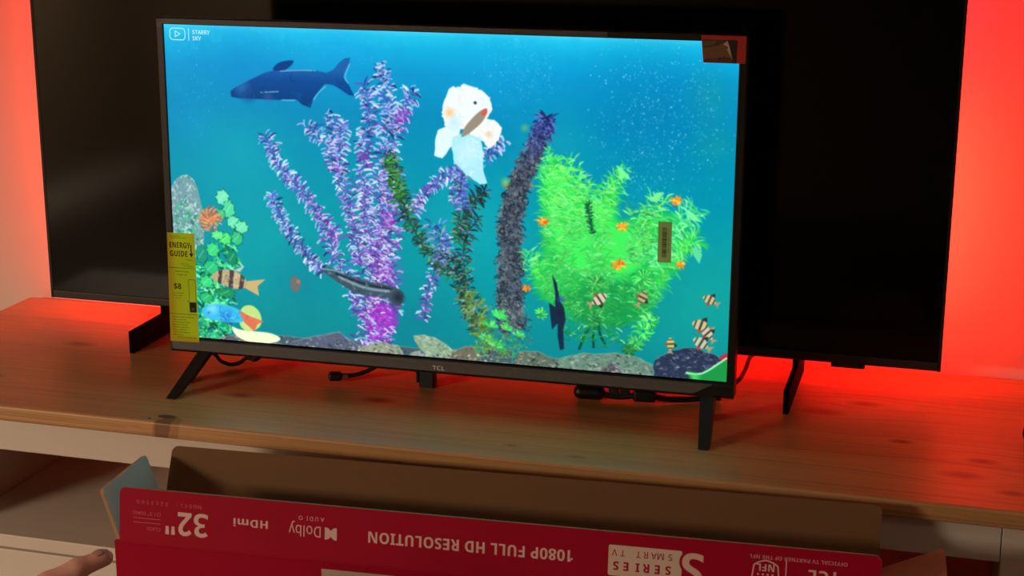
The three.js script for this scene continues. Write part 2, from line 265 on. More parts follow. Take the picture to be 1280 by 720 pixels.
  path(coral); x.fillStyle = rgb([112, 158, 164]); x.fill(); squiggles(coral, 420, [[232, 244, 248], [205, 222, 228], [80, 116, 130], [160, 195, 200]], 3, 1.1);
  const leafG = (t, r) => pick([[44, 200, 120], [24, 160, 96], [96, 236, 150], [14, 116, 86], [60, 220, 140], [16, 90, 70]], r);
  squiggles([[212, 270], [228, 242], [246, 262], [252, 300], [250, 430], [212, 430]], 260, [[44, 220, 120], [16, 120, 90], [110, 245, 160], [20, 150, 100]], 5, 1.8);
  frond([[286, 300], [280, 340], [270, 425]], { step: 6, per: 7, len: 16, off: 12, spread: 1.9, th: 3.2, cols: leafG, hi: () => [150, 250, 180], hiP: 0.25 });
  frond([[258, 330], [258, 370], [256, 430]], { step: 5, per: 8, len: 14, off: 12, spread: 2.2, th: 3.2, cols: leafG, hi: () => [150, 250, 180], hiP: 0.25 });
  for (const [a, b, rx, ry, col, rot] of [[278, 247, 9, 10, [130, 240, 190], 0.4], [286, 262, 8, 12, [90, 225, 160], -0.3], [292, 278, 9, 8, [120, 238, 180], 0.2], [302, 284, 9, 8, [120, 238, 180], 0.5], [296, 298, 8, 9, [60, 200, 130], -0.4], [276, 268, 6, 7, [70, 200, 130], 0.1], [281, 298, 9, 8, [86, 240, 120], 0.2], [272, 294, 9, 6, [100, 240, 140], 0.1], [266, 312, 9, 9, [66, 226, 130], 0.2], [264, 334, 10, 9, [40, 200, 130], 0.3], [258, 352, 9, 8, [60, 225, 130], 0], [290, 322, 7, 10, [20, 140, 100], 0.5], [282, 366, 13, 6, [24, 150, 90], 0.2], [258, 372, 9, 7, [40, 190, 110], 0], [252, 318, 8, 12, [30, 150, 120], 0.3]]) {
    const [u, v] = S(a, b), pts = []; for (let k = 0; k < 18; k++) { const an = k / 18 * 6.283, q = 1 + 0.16 * Math.sin(k * 2.4 + a); pts.push([u + Math.cos(an + rot) * rx * K * q, v + Math.sin(an + rot) * ry * K * q]); }
    x.beginPath(); pts.forEach((q, k) => k ? x.lineTo(...q) : x.moveTo(...q)); x.closePath(); x.fillStyle = rgb(col, 1, 0.92); x.fill(); x.strokeStyle = rgb([12, 84, 66], 1, 0.7); x.lineWidth = 3.2; x.setLineDash([14, 9]); x.stroke(); x.setLineDash([]);
    x.strokeStyle = rgb([200, 255, 220], 1, 0.45); x.lineWidth = 3; x.beginPath(); x.moveTo(u - rx * K * 0.5, v + ry * K * 0.4); x.lineTo(u + rx * K * 0.4, v - ry * K * 0.5); x.stroke();
  }
  for (let i = 0; i < 260; i++) { const a = rr(0, 6.3), r0 = rr(0, 10), [u, v] = S(263 + Math.cos(a) * r0 * 1.1, 275 + Math.sin(a) * r0 * 1.3); x.strokeStyle = rgb(pick([[236, 150, 84], [176, 104, 92], [250, 184, 112], [130, 96, 104], [214, 130, 90]], rnd()), 1, 0.85); x.lineWidth = rr(2, 5); x.lineCap = 'round'; x.beginPath(); x.moveTo(u, v); x.quadraticCurveTo(u + Math.cos(a) * 10, v + Math.sin(a) * 8 - 4, u + Math.cos(a + 0.6) * 18, v + Math.sin(a + 0.6) * 12 - 5); x.stroke(); }
  // purple plant
  const pcol = (m0, m1) => (t, r) => mix(pick([[40, 84, 168], [60, 108, 196], [26, 50, 116], [84, 100, 196], [30, 96, 176], [110, 134, 214], [150, 186, 236]], r), pick([[140, 50, 176], [108, 56, 160], [170, 84, 200], [86, 58, 130]], rnd()), Math.min(1, Math.max(0, m0 + (m1 - m0) * t + rr(-0.2, 0.2))));
  const ice = (t, r) => pick([[206, 238, 254], [176, 220, 250], [232, 244, 254], [220, 214, 248]], r);
  const pO = (m0, m1, more = {}) => ({ step: 5.4, per: 6, len: 12.5, off: 2.2, spread: 1.35, th: 2.5, cols: pcol(m0, m1), hi: ice, hiP: 0.68, stalk: [70, 60, 140], stalkW: 1.2, ...more });
  frond([[487, 210], [492, 260], [482, 330], [470, 400]], pO(0.5, 0.9, { off: 9 }));
  frond([[452, 236], [458, 280], [466, 330]], pO(0.3, 0.8, { off: 5 }));
  frond([[560, 300], [548, 330], [536, 360], [530, 400]], pO(0.3, 0.7, { per: 4, len: 10 }));
  frond([[408, 292], [420, 320], [440, 360], [455, 400]], pO(0.1, 0.6, { off: 5 }));
  frond([[333, 172], [346, 200], [362, 222], [378, 240], [404, 276], [424, 300]], pO(0.05, 0.7, { off: 3.5 }));
  frond([[340, 246], [350, 268], [362, 290], [376, 310], [392, 328], [404, 340]], pO(0.05, 0.5, { len: 11.5 }));
  frond([[386, 160], [396, 168], [404, 178]], pO(0, 0.3, { off: 4 }));
  frond([[412, 146], [416, 170], [418, 196], [422, 214]], pO(0.05, 0.8, { off: 6 }));
  frond([[428, 158], [424, 200], [430, 240], [442, 280], [452, 330]], pO(0.1, 0.7, { off: 4 }));
  frond([[454, 178], [456, 200], [458, 212]], pO(0.4, 0.9, { off: 4 }));
  frond([[452, 216], [458, 240], [456, 262]], pO(0.1, 0.7, { off: 3 }));
  frond([[456, 110], [460, 130], [462, 150], [460, 172]], pO(0, 0.4, { off: 4 }));
  frond([[514, 116], [508, 130], [502, 146], [494, 164]], pO(0, 0.9, { off: 5 }));
  frond([[478, 84], [480, 104], [484, 126], [486, 150], [486, 176], [482, 200], [480, 230], [478, 268], [474, 310], [470, 350]], pO(-0.1, 0.95, { off: 9, per: 8, width: t => t < 0.1 ? 0.6 + t * 4 : 1 }));
  blob(503, 147, 15, [176, 40, 186], 0.5); blob(453, 195, 11, [150, 50, 190], 0.4); blob(420, 212, 11, [150, 50, 190], 0.4); blob(487, 275, 16, [190, 40, 200], 0.4);
  frond([[628, 178], [616, 188], [606, 196]], pO(0.1, 0.3, { len: 10 }));
  frond([[592, 206], [570, 214], [548, 226], [530, 244], [516, 266]], pO(0.15, 0.5, { len: 11 }));
  frond([[574, 216], [572, 236], [568, 256]], pO(0.1, 0.3, { len: 11 }));
  frond([[470, 305], [472, 345], [468, 385]], pO(0.5, 0.9, { off: 24, per: 11, len: 11.5, hiP: 0.55 }));
  blob(488, 340, 26, [190, 60, 205], 0.35);
  frond([[480, 366], [474, 395], [466, 430]], pO(0.8, 1, { off: 20, per: 12, len: 11, hiP: 0.4 }));
  x.filter = 'blur(6px)'; path([[470, 378], [490, 380], [500, 400], [488, 422], [466, 430], [456, 412], [462, 392]]); x.fillStyle = rgb([176, 40, 206], 1, 0.7); x.fill(); x.filter = 'none';
  frond([[476, 372], [466, 430]], pO(0.9, 1, { off: 24, per: 5, len: 11, hiP: 0.75, stalk: null }));
  frond([[464, 414], [462, 434]], pO(0.6, 0.9, { off: 22, per: 8, len: 9, hiP: 0.85, stalk: null }));
  // dark green plants
  const dg = (t, r) => mix(pick([[30, 70, 60], [22, 50, 58], [44, 96, 56], [28, 44, 76], [54, 66, 104], [16, 36, 44]], r), [74, 140, 56], t * 0.35);
  const dO = (more = {}) => ({ step: 5, per: 6, len: 12, off: 2.5, spread: 1.35, th: 2.2, cols: dg, hi: (t, r) => pick([[150, 176, 196], [110, 140, 150], [120, 180, 120]], r), hiP: 0.3, stalk: [30, 56, 44], ...more });
  frond([[488, 196], [495, 222], [503, 250], [512, 276], [526, 300], [545, 325], [560, 345]], dO({ off: 4 }));
  frond([[488, 200], [494, 224], [502, 252]], dO({ cols: (t, r) => pick([[36, 140, 50], [70, 160, 60], [24, 90, 50]], r), hiP: 0.1, off: 6 }));
  frond([[604, 240], [588, 256], [578, 272], [574, 300]], dO({ len: 13 }));
  frond([[578, 216], [576, 236], [580, 262]], dO({ cols: pcol(0.1, 0.2) }));
  frond([[596, 276], [582, 296], [580, 330], [586, 365], [596, 400]], dO({ step: 8, len: 14, per: 5 }));
  frond([[544, 284], [550, 305], [556, 326]], dO({ cols: pcol(0, 0.2), off: 8, hiP: 0.5 }));
  frond([[566, 322], [572, 350], [584, 385], [600, 415]], dO({ off: 6, per: 7 }));
  // dark column of curled leaves
  const colL = [[668, 150], [684, 142], [698, 152], [694, 172], [682, 200], [668, 228], [658, 252], [656, 280], [658, 310], [662, 340], [656, 370], [658, 400], [664, 420], [640, 430], [622, 410], [612, 392], [616, 360], [620, 320], [618, 290], [626, 262], [636, 236], [646, 212], [656, 184], [664, 164]];
  frond([[684, 150], [672, 178], [660, 205], [648, 235], [640, 262], [637, 300], [637, 340], [638, 380], [640, 415]], { step: 3, per: 9, len: 19, off: 4, spread: 1.9, th: 2.6, cols: (t, r) => mix(pick([[70, 84, 92], [44, 54, 62], [92, 104, 108]], r), pick([[44, 60, 130], [26, 36, 90]], rnd()), Math.max(0.1, 1 - t * 4)), hi: (t, r) => mix([130, 140, 140], [120, 140, 220], Math.max(0, 1 - t * 4)), hiP: 0.25, width: t => 0.75 + 0.25 * t });

  for (let i = 0; i < 900; i++) { const t = rnd(), ln = [[682, 150], [662, 200], [644, 245], [638, 290], [638, 330], [638, 370], [642, 410]], k = Math.min(5, Math.floor(t * 6)), f = t * 6 - k, w = 17 + 4 * Math.sin(t * 40), cx = ln[k][0] + (ln[k + 1][0] - ln[k][0]) * f + rr(-w, w) * (0.6 + 0.4 * t), cy = ln[k][1] + (ln[k + 1][1] - ln[k][1]) * f, [u, v] = S(cx, cy), top = Math.max(0, 1 - t * 4.5), a = rr(0, 6.3), r = rr(5, 11); x.strokeStyle = rgb(mix(pick([[84, 96, 100], [36, 44, 50], [120, 130, 128], [26, 34, 42], [64, 74, 80]], rnd()), pick([[54, 70, 150], [20, 30, 84], [112, 130, 214], [30, 40, 100]], rnd()), Math.min(1, top + 0.15)), 1, 0.85); x.lineWidth = rr(2, 5); x.beginPath(); x.arc(u, v, r, a, a + rr(1.5, 3.4)); x.stroke(); }
  blob(632, 228, 8, [200, 210, 80], 0.7); blob(656, 160, 7, [150, 200, 90], 0.6);
  squiggles([[616, 372], [650, 366], [666, 400], [668, 440], [600, 446], [590, 420]], 420, [[70, 90, 84], [120, 132, 126], [40, 60, 60], [170, 180, 174], [90, 130, 80]], 3.2, 0.9);
  frond([[586, 372], [598, 400], [612, 440]], dO({ off: 9, per: 8, cols: (t, r) => pick([[90, 140, 56], [120, 156, 66], [60, 100, 50], [140, 150, 96]], r), hiP: 0.25 }));
  // bright green bush
  x.filter = 'blur(9px)';
  for (const [pts, col, al] of [[[[676, 210], [694, 196], [716, 222], [742, 254], [756, 242], [772, 220], [774, 244], [768, 278], [800, 270], [830, 264], [850, 268], [862, 290], [858, 320], [838, 345], [822, 375], [800, 400], [770, 408], [735, 404], [700, 388], [672, 370], [664, 340], [680, 320], [676, 260]], [36, 204, 80], 0.9], [[[684, 212], [700, 208], [716, 244], [735, 262], [766, 246], [766, 284], [800, 284], [820, 310], [790, 345], [740, 350], [700, 330], [686, 290]], [70, 246, 96], 0.85], [[[690, 372], [740, 352], [800, 352], [826, 366], [800, 405], [740, 410]], [16, 140, 74], 0.75]]) { path(pts); x.fillStyle = rgb(col, 1, al); x.fill(); }
  x.filter = 'none';
  const gr = (d0, d1) => (t, r) => mix(pick([[84, 255, 104], [110, 255, 120], [60, 244, 90], [150, 255, 130], [46, 216, 76], [130, 255, 90]], r), [14, 120, 60], Math.min(0.9, Math.max(0, d0 + (d1 - d0) * t)) * rr(0.6, 1.1));
  const gO = (d0, d1, more = {}) => ({ step: 4.4, per: 9, len: 13, off: 5, spread: 1.5, th: 1.5, curl: 0.8, cols: gr(d0, d1), alpha: 0.8, hi: () => [150, 255, 170], hiP: 0.12, ...more });
  for (const [a, b] of [[724, 436], [742, 434], [756, 430]]) { x.strokeStyle = rgb([16, 76, 50]); x.lineWidth = 9; x.lineCap = 'round'; path([[748, 384], [734 + (a - 724) * 0.4, 412], [a, b]], false); x.stroke(); }
  frond([[700, 350], [712, 385], [728, 420]], gO(0.4, 0.95, { off: 16, per: 12 }));
  frond([[770, 350], [760, 385], [752, 425]], gO(0.6, 1, { off: 22, per: 13 }));
  frond([[830, 330], [812, 360], [796, 395]], gO(0.2, 0.7, { off: 16, per: 12 }));
  frond([[740, 340], [740, 370], [736, 405]], gO(0.5, 0.9, { off: 22, per: 13 }));
  frond([[872, 300], [852, 310], [834, 332]], gO(0.05, 0.3, { off: 7, len: 15, th: 2 }));
  frond([[866, 264], [850, 280], [832, 304], [816, 330]], gO(0.05, 0.4, { off: 9, len: 15, th: 2, cols: (t, r) => pick([[60, 226, 130], [96, 240, 150], [34, 180, 100], [120, 245, 160]], r) }));
  frond([[822, 250], [816, 272], [806, 300], [796, 330]], gO(0, 0.4, { off: 11, len: 14 }));
  frond([[800, 262], [800, 290], [792, 325]], gO(0.1, 0.4, { off: 12, cols: (t, r) => pick([[70, 226, 110], [130, 236, 110], [36, 150, 84], [96, 210, 84]], r) }));
  frond([[664, 320], [674, 345], [690, 372]], gO(0.05, 0.5, { off: 9, per: 11 }));
  frond([[716, 214], [722, 240], [722, 268], [716, 300]], gO(0, 0.3, { off: 9, per: 10 }));
  frond([[738, 232], [734, 256], [736, 290]], gO(0.1, 0.3, { off: 6 }));
  frond([[778, 212], [770, 228], [760, 248], [752, 272], [748, 310], [746, 350]], gO(-0.05, 0.45, { off: 9, per: 11, width: t => 0.55 + Math.min(0.6, t * 2.4) }));
  frond([[690, 194], [690, 214], [692, 240], [694, 272], [698, 310], [704, 346]], gO(-0.1, 0.45, { off: 12, per: 13, width: t => 0.55 + Math.min(0.6, t * 3) }));
  frond([[706, 204], [708, 236], [704, 280]], gO(-0.1, 0.2, { off: 12, per: 10 }));
  const dart = (pts, col) => { path(pts, true, false); x.fillStyle = rgb(col); x.fill(); };
  dart([[771, 206], [780, 213], [790, 226], [780, 221], [776, 226]], [120, 245, 150]); dart([[806, 244], [815, 247], [820, 241], [830, 240], [822, 252], [814, 252]], [120, 235, 150]); dart([[856, 260], [866, 266], [877, 278], [864, 275]], [120, 240, 160]); dart([[868, 306], [878, 318], [874, 330], [866, 318]], [90, 220, 160]);
  for (const [a, b, r, k] of [[803, 347, 15, 1], [744, 355, 13, 0.85], [700, 375, 11, 0.85], [812, 402, 14, 1.1], [804, 414, 15, 1.1], [794, 428, 13, 0.9], [786, 438, 11, 0.6], [676, 392, 9, 0.95]])
    for (let i = 0; i < 90; i++) { const an = rr(0, 6.283), q = rr(0.3, 1), [u, v] = S(a, b); x.strokeStyle = rgb(pick([[60, 236, 96], [130, 255, 120], [30, 170, 76], [110, 250, 120], [30, 140, 64]], rnd()), k, 0.85); x.lineWidth = rr(2, 4.5); x.lineCap = 'round'; x.beginPath(); x.moveTo(u + Math.cos(an) * r * 0.2 * K, v + Math.sin(an) * r * 0.2 * K); x.quadraticCurveTo(u + Math.cos(an + 0.25) * r * q * 0.7 * K, v + Math.sin(an + 0.25) * r * q * 0.7 * K, u + Math.cos(an) * r * q * K, v + Math.sin(an) * r * q * K * 0.92); x.stroke(); }
  frond([[735, 256], [737, 272], [741, 292]], { step: 4, per: 4, len: 6, off: 1, spread: 1, th: 1.6, cols: () => [14, 84, 56], stalk: [14, 84, 56] });
  for (const [a, b, r] of [[624, 398, 13], [612, 408, 11], [648, 420, 9], [606, 425, 10], [632, 412, 10], [620, 434, 12]])
    for (let i = 0; i < 34; i++) { const an = rr(-2.9, 0.3), q = rr(0.5, 1), [u, v] = S(a, b); x.strokeStyle = rgb(pick([[60, 240, 120], [120, 245, 150], [90, 200, 60], [40, 170, 80]], rnd()), 1, 0.85); x.lineWidth = rr(3, 6); x.lineCap = 'round'; x.beginPath(); x.moveTo(u, v); x.lineTo(u + Math.cos(an) * r * K * q, v + Math.sin(an) * r * K * q); x.stroke(); }
  squiggles([[590, 420], [650, 416], [664, 446], [588, 450]], 160, [[90, 170, 60], [60, 190, 70], [60, 120, 50], [130, 160, 80]], 4, 1.2);
  // orange flowers
  for (const [a, b, r] of [[678, 277, 8], [778, 283, 8], [773, 331, 10], [845, 251, 8], [658, 360, 6], [851, 331, 6]])
    for (let i = 0; i < 60; i++) { const an = rr(0, 6.283), q = rr(0.3, 1), [u, v] = S(a, b); x.strokeStyle = rgb(pick([[245, 190, 40], [240, 130, 40], [255, 215, 70], [225, 90, 40]], rnd()), 1, 0.9); x.lineWidth = rr(2, 5); x.beginPath(); x.moveTo(u, v); x.lineTo(u + Math.cos(an) * r * q * K, v + Math.sin(an) * r * q * K * 0.8); x.stroke(); }
  // stones in front
  rocks([
    [[[250, 440], [262, 424], [300, 418], [330, 424], [352, 430], [352, 446], [250, 446]], [90, 96, 110], 120, gravel],
    [[[356, 450], [366, 426], [395, 420], [425, 416], [448, 430], [452, 452]], [88, 98, 120], 120, gravel],
    [[[440, 455], [450, 432], [475, 428], [498, 432], [508, 448], [508, 460]], [150, 160, 140], 120, gravel],
    [[[505, 462], [512, 442], [524, 438], [536, 446], [540, 462]], [150, 170, 170], 60, gravel],
    [[[516, 420], [530, 417], [552, 426], [568, 440], [574, 456], [540, 452], [524, 436]], [140, 168, 140], 120, [[190, 215, 160], [90, 130, 110], [210, 220, 190]]],
    [[[560, 465], [565, 438], [590, 432], [600, 452], [600, 470]], [110, 110, 90], 60, gravel],
    [[[636, 462], [648, 440], [672, 440], [690, 448], [712, 452], [730, 470], [640, 470]], [96, 112, 96], 160, gravel],
    [[[690, 462], [700, 448], [730, 442], [770, 442], [800, 448], [818, 458], [816, 474], [690, 474]], [104, 140, 120], 200, [[150, 190, 170], [70, 96, 90], [60, 60, 66], [190, 210, 200]]],
    [[[748, 474], [752, 460], [764, 452], [780, 466], [786, 478]], [84, 86, 92], 50, gravel],
    [[[816, 474], [818, 450], [838, 438], [865, 434], [892, 442], [906, 454], [910, 490], [818, 484]], [42, 54, 80], 260, [[70, 84, 120], [24, 32, 56], [110, 120, 150], [60, 70, 96]]]]);
  for (let i = 0; i < 1100; i++) { const a = rr(236, 815), b = 425 + (a - 250) * 0.0806 - Math.abs(rr(-1, 1) * rr(0, 1)) * 15 + 4, [u, v] = S(a, b), r = rr(2, 7); x.fillStyle = rgb(pick([[222, 230, 222], [44, 54, 60], [120, 130, 118], [84, 98, 110], [28, 36, 44], [160, 170, 150], [96, 110, 80]], rnd()), 1, rr(0.4, 0.85)); x.beginPath(); x.ellipse(u, v, r, r * rr(0.35, 0.8), rr(-1, 1), 0, 7); x.fill(); }
  path([[898, 446], [912, 440], [912, 452], [902, 452]]); x.fillStyle = rgb([190, 40, 60]); x.fill();
  path([[856, 464], [862, 464], [872, 468], [884, 464], [896, 456], [910, 446], [912, 484], [886, 476], [866, 474]]); x.fillStyle = rgb([28, 150, 70]); x.fill(); x.strokeStyle = rgb([170, 250, 190]); x.lineWidth = 6; path([[858, 466], [872, 469], [884, 464], [896, 456], [908, 448]], false); x.stroke();
  blob(868, 472, 9, [90, 240, 110], 0.8);
  // shell
  path([[288, 406], [298, 412], [318, 414], [340, 416], [354, 424], [340, 430], [310, 428], [294, 420]]); x.fillStyle = rgb([238, 244, 205]); x.fill();
  path([[300, 384], [314, 380], [326, 390], [328, 408], [312, 416], [298, 408]]); x.fillStyle = rgb([190, 225, 130]); x.fill(); blob(312, 402, 12, [240, 245, 190], 0.8);
  // ---- fish
  const shark = [[288, 114], [293, 110], [304, 104], [318, 97], [330, 91], [342, 88], [352, 88], [372, 87], [394, 88], [408, 91], [417, 87], [424, 78], [431, 73], [438, 72], [436, 80], [430, 92], [429, 97], [436, 106], [443, 120], [436, 119], [426, 112], [416, 106], [406, 105], [400, 112], [392, 122], [388, 135], [378, 131], [370, 124], [350, 125], [328, 124], [300, 123], [289, 121]];
  const sg = x.createLinearGradient(0, S(350, 85)[1], 0, S(350, 130)[1]); sg.addColorStop(0, rgb([24, 96, 168])); sg.addColorStop(0.35, rgb([4, 74, 146])); sg.addColorStop(1, rgb([0, 62, 124]));
  path(shark, true, false); x.fillStyle = sg; x.fill(); path([[339, 88], [346, 79], [356, 76], [368, 75], [366, 80], [358, 87], [350, 89]]); x.fillStyle = rgb([2, 62, 130]); x.fill();
  blob(304, 111, 14, [56, 130, 196], 0.8); blob(310, 117, 15, [14, 60, 126], 0.7); blob(335, 121, 9, [90, 90, 140], 0.6);
  x.strokeStyle = rgb([150, 205, 240], 1, 0.8); x.lineWidth = 3.5; path([[350, 89], [372, 87.5], [394, 88.5]], false); x.stroke(); path([[326, 115.5], [348, 114.5]], false); x.stroke(); path([[437, 80], [429.5, 96], [435, 104]], false); x.stroke(); path([[407, 108], [398, 115], [392, 125]], false); x.stroke(); path([[352, 125], [368, 125.5]], false); x.stroke();
  squiggles(shark, 40, [[10, 84, 156], [0, 58, 122]], 6, 1.6);
  // white goldfish
  const ragged = (pts, am) => { const o = []; for (let i = 0; i < pts.length; i++) { const a = pts[i], b = pts[(i + 1) % pts.length]; for (let k = 0; k < 4; k++) o.push([a[0] + (b[0] - a[0]) * k / 4 + rr(-am, am), a[1] + (b[1] - a[1]) * k / 4 + rr(-am, am)]); } return o; };
  const gf = pts => { path(ragged(pts, 1.1), true, false); x.fillStyle = rgb([236, 244, 248]); x.fill(); squiggles(pts, 50, [[250, 252, 252], [214, 232, 244], [246, 232, 214]], 8, 1.2); };
  gf([[552, 140], [560, 112], [566, 108], [574, 109], [580, 104], [590, 108], [602, 112], [612, 122], [616, 134], [611, 146], [598, 150], [584, 160], [570, 164], [556, 156], [553, 146]]);
  gf([[605, 148], [618, 150], [628, 160], [624, 174], [612, 186], [604, 178], [592, 172], [586, 166]]);
  path(ragged([[548, 162], [560, 157], [576, 162], [573, 174], [562, 186], [553, 198], [543, 194], [544, 176]], 0.7), true, false); x.fillStyle = rgb([222, 244, 250]); x.fill();
  path(ragged([[566, 172], [580, 166], [600, 172], [604, 188], [604, 210], [609, 229], [600, 231], [582, 218], [568, 202], [564, 184]], 0.7), true, false); x.fillStyle = rgb([170, 232, 246]); x.fill(); blob(585, 190, 18, [215, 244, 250], 0.7);
  squiggles([[566, 172], [604, 172], [609, 228], [582, 218], [564, 184]], 60, [[215, 244, 250], [190, 236, 248], [230, 248, 252]], 14, 1); blob(562, 141, 9, [245, 190, 110], 0.9); blob(611, 168, 6, [240, 190, 130], 0.8); blob(568, 153, 12, [170, 228, 240], 0.7);
  path([[580, 160], [588, 150], [600, 138], [610, 134], [608, 144], [602, 154], [590, 164], [582, 170], [575, 172]]); x.fillStyle = rgb([150, 140, 120]); x.fill(); path([[600, 142], [608, 134], [610, 140], [606, 146]]); x.fillStyle = rgb([215, 90, 70]); x.fill();
  { const [u, v] = S(594, 128.5); x.fillStyle = rgb([30, 50, 80]); x.beginPath(); x.arc(u, v, 5.5, 0, 7); x.fill(); }
  // grey catfish
  path([[400, 336], [410, 334], [424, 338], [440, 346], [460, 352], [484, 356], [502, 362], [506, 372], [500, 384], [490, 380], [484, 372], [466, 370], [446, 368], [430, 358], [412, 346]]); x.fillStyle = rgb([62, 84, 98]); x.fill();
  x.strokeStyle = rgb([130, 160, 172], 1, 0.9); x.lineWidth = 9; path([[424, 346], [444, 356], [464, 362], [486, 364]], false); x.stroke(); x.strokeStyle = rgb([28, 40, 52], 1, 0.9); x.lineWidth = 7; path([[420, 342], [440, 350], [466, 358], [490, 361]], false); x.stroke(); blob(498, 372, 11, [24, 36, 50], 0.9); x.strokeStyle = rgb([120, 165, 180]); x.lineWidth = 5; path([[402, 336], [416, 337], [430, 342]], false); x.stroke();
  squiggles([[400, 336], [424, 338], [460, 352], [502, 362], [500, 384], [466, 370], [430, 358]], 120, [[130, 150, 160], [36, 50, 60], [90, 110, 120], [170, 190, 196]], 4, 0.8);
  // striped loach and blue fish on the left
  const fish = (body, col, tail, tcol, bars, bcol) => { path(tail, true, false); x.fillStyle = rgb(tcol); x.fill(); path(body); x.fillStyle = rgb(col); x.fill(); x.save(); x.clip(); x.strokeStyle = rgb(bcol, 1, 0.9); for (const [a, b, c2, d2, w] of bars) { x.lineWidth = w * K; x.beginPath(); x.moveTo(...S(a, b)); x.lineTo(...S(c2, d2)); x.stroke(); } x.restore(); };
  fish([[262, 347], [268, 340], [280, 336], [294, 338], [306, 346], [310, 356], [304, 362], [290, 361], [274, 354]], [190, 168, 128], [[304, 352], [332, 349], [322, 358], [324, 370], [306, 360]], [206, 176, 120], [[276, 334, 274, 358, 5], [290, 336, 288, 364, 6], [304, 342, 300, 366, 6]], [56, 56, 60]);
  squiggles([[264, 347], [280, 338], [300, 342], [308, 356], [290, 360], [274, 354]], 50, [[226, 206, 170], [150, 120, 90], [240, 226, 200], [70, 66, 66]], 3, 0.8);
  x.fillStyle = rgb([190, 200, 190]); path([[292, 338], [306, 332], [300, 340]], true, false); x.fill();
  path([[250, 386], [262, 380], [282, 380], [302, 388], [312, 398], [300, 404], [276, 402], [256, 398]]); x.fillStyle = rgb([60, 190, 235]); x.fill(); blob(284, 396, 14, [20, 120, 205], 0.8); blob(266, 386, 10, [150, 230, 250], 0.8);
  squiggles([[250, 386], [282, 380], [312, 398], [276, 402]], 60, [[120, 220, 250], [30, 140, 220], [70, 200, 240], [20, 110, 190]], 6, 1.1); path([[298, 388], [312, 395], [330, 402], [322, 405], [318, 414], [306, 404]], true, false); x.fillStyle = rgb([222, 116, 84]); x.fill(); squiggles([[298, 388], [330, 402], [318, 414]], 20, [[240, 150, 110], [200, 90, 70]], 4, 0.9);
  path([[362, 350], [366, 344], [374, 348], [377, 356], [372, 366], [364, 364]]); x.fillStyle = rgb([110, 110, 110]); x.fill(); blob(373, 352, 4, [230, 130, 80], 0.8);
  // black angelfish
  path([[690, 343], [696, 354], [700, 376], [705, 384], [707, 400], [704, 412], [705, 436], [700, 438], [697, 420], [697, 404], [690, 412], [688, 396], [686, 378], [694, 384], [694, 366]], true, false); x.fillStyle = rgb([22, 44, 66]); x.fill(); blob(701, 374, 6, [40, 80, 190], 0.9); blob(701, 392, 7, [30, 26, 60], 0.7);
  // tiger barbs
  const barb = (cx, cy, s, rot, flip = 1, base = [206, 190, 140]) => {
    const R = (a, b) => [cx + (a * Math.cos(rot) - b * Math.sin(rot)) * s * flip, cy + (a * Math.sin(rot) + b * Math.cos(rot)) * s];
    fish([R(-12, 1), R(-7, -5), R(1, -8), R(8, -4), R(11, 0), R(8, 4), R(0, 7), R(-7, 5)], base, [R(9, 0), R(17, -6), R(15, 0), R(16, 6)], [176, 150, 110], [[...R(-7.5, -9), ...R(-6.5, 9), 1.7 * s], [...R(-0.5, -9), ...R(0.5, 9), 2.6 * s], [...R(7, -9), ...R(7, 9), 2 * s]], [40, 50, 44]);
    path([R(-2, -7), R(3, -12), R(6, -6)], true, false); x.fillStyle = rgb([50, 48, 40]); x.fill(); path([R(-3, 6), R(2, 10), R(4, 5)], true, false); x.fillStyle = rgb([190, 70, 50]); x.fill();
  };
  barb(749, 374, 1.0, 2.6, 1, [220, 200, 170]); barb(803, 372, 0.85, 2.1, 1, [190, 170, 120]); barb(887, 375, 0.85, 0.5, 1); barb(876, 407, 1.05, 0.4, 1); barb(884, 417, 0.9, 0.9, 1, [210, 200, 170]); barb(876, 429, 1.0, 0.6, 1, [196, 200, 170]); barb(838, 430, 0.75, 1.6, 1, [210, 190, 110]);
  // the picture is a soft film frame
  { const [c2, x2] = canvas(CW, CH); x2.filter = 'blur(1.7px)'; x2.drawImage(c, 0, 0); x2.filter = 'none'; x.drawImage(c2, 0, 0); }
  // corner mark of the channel
  x.strokeStyle = 'rgba(200,236,252,0.85)'; x.lineWidth = 3.4;
  const [ax, ay] = S(212, 35), [bx, by] = S(231.5, 50); x.beginPath(); x.roundRect(ax, ay, bx - ax, by - ay, 12); x.stroke();
  path([[219, 38.7], [219, 45.6], [225, 42.3]], true, false); x.stroke(); x.beginPath(); x.moveTo(...S(235.5, 35.5)); x.lineTo(...S(236, 50.5)); x.stroke();
  x.fillStyle = 'rgba(205,238,252,0.9)'; x.font = 'bold 19px monospace'; x.fillText('STARRY', ...S(240, 42.3)); x.fillText('SKY', ...S(240.3, 50));
  return c;
}

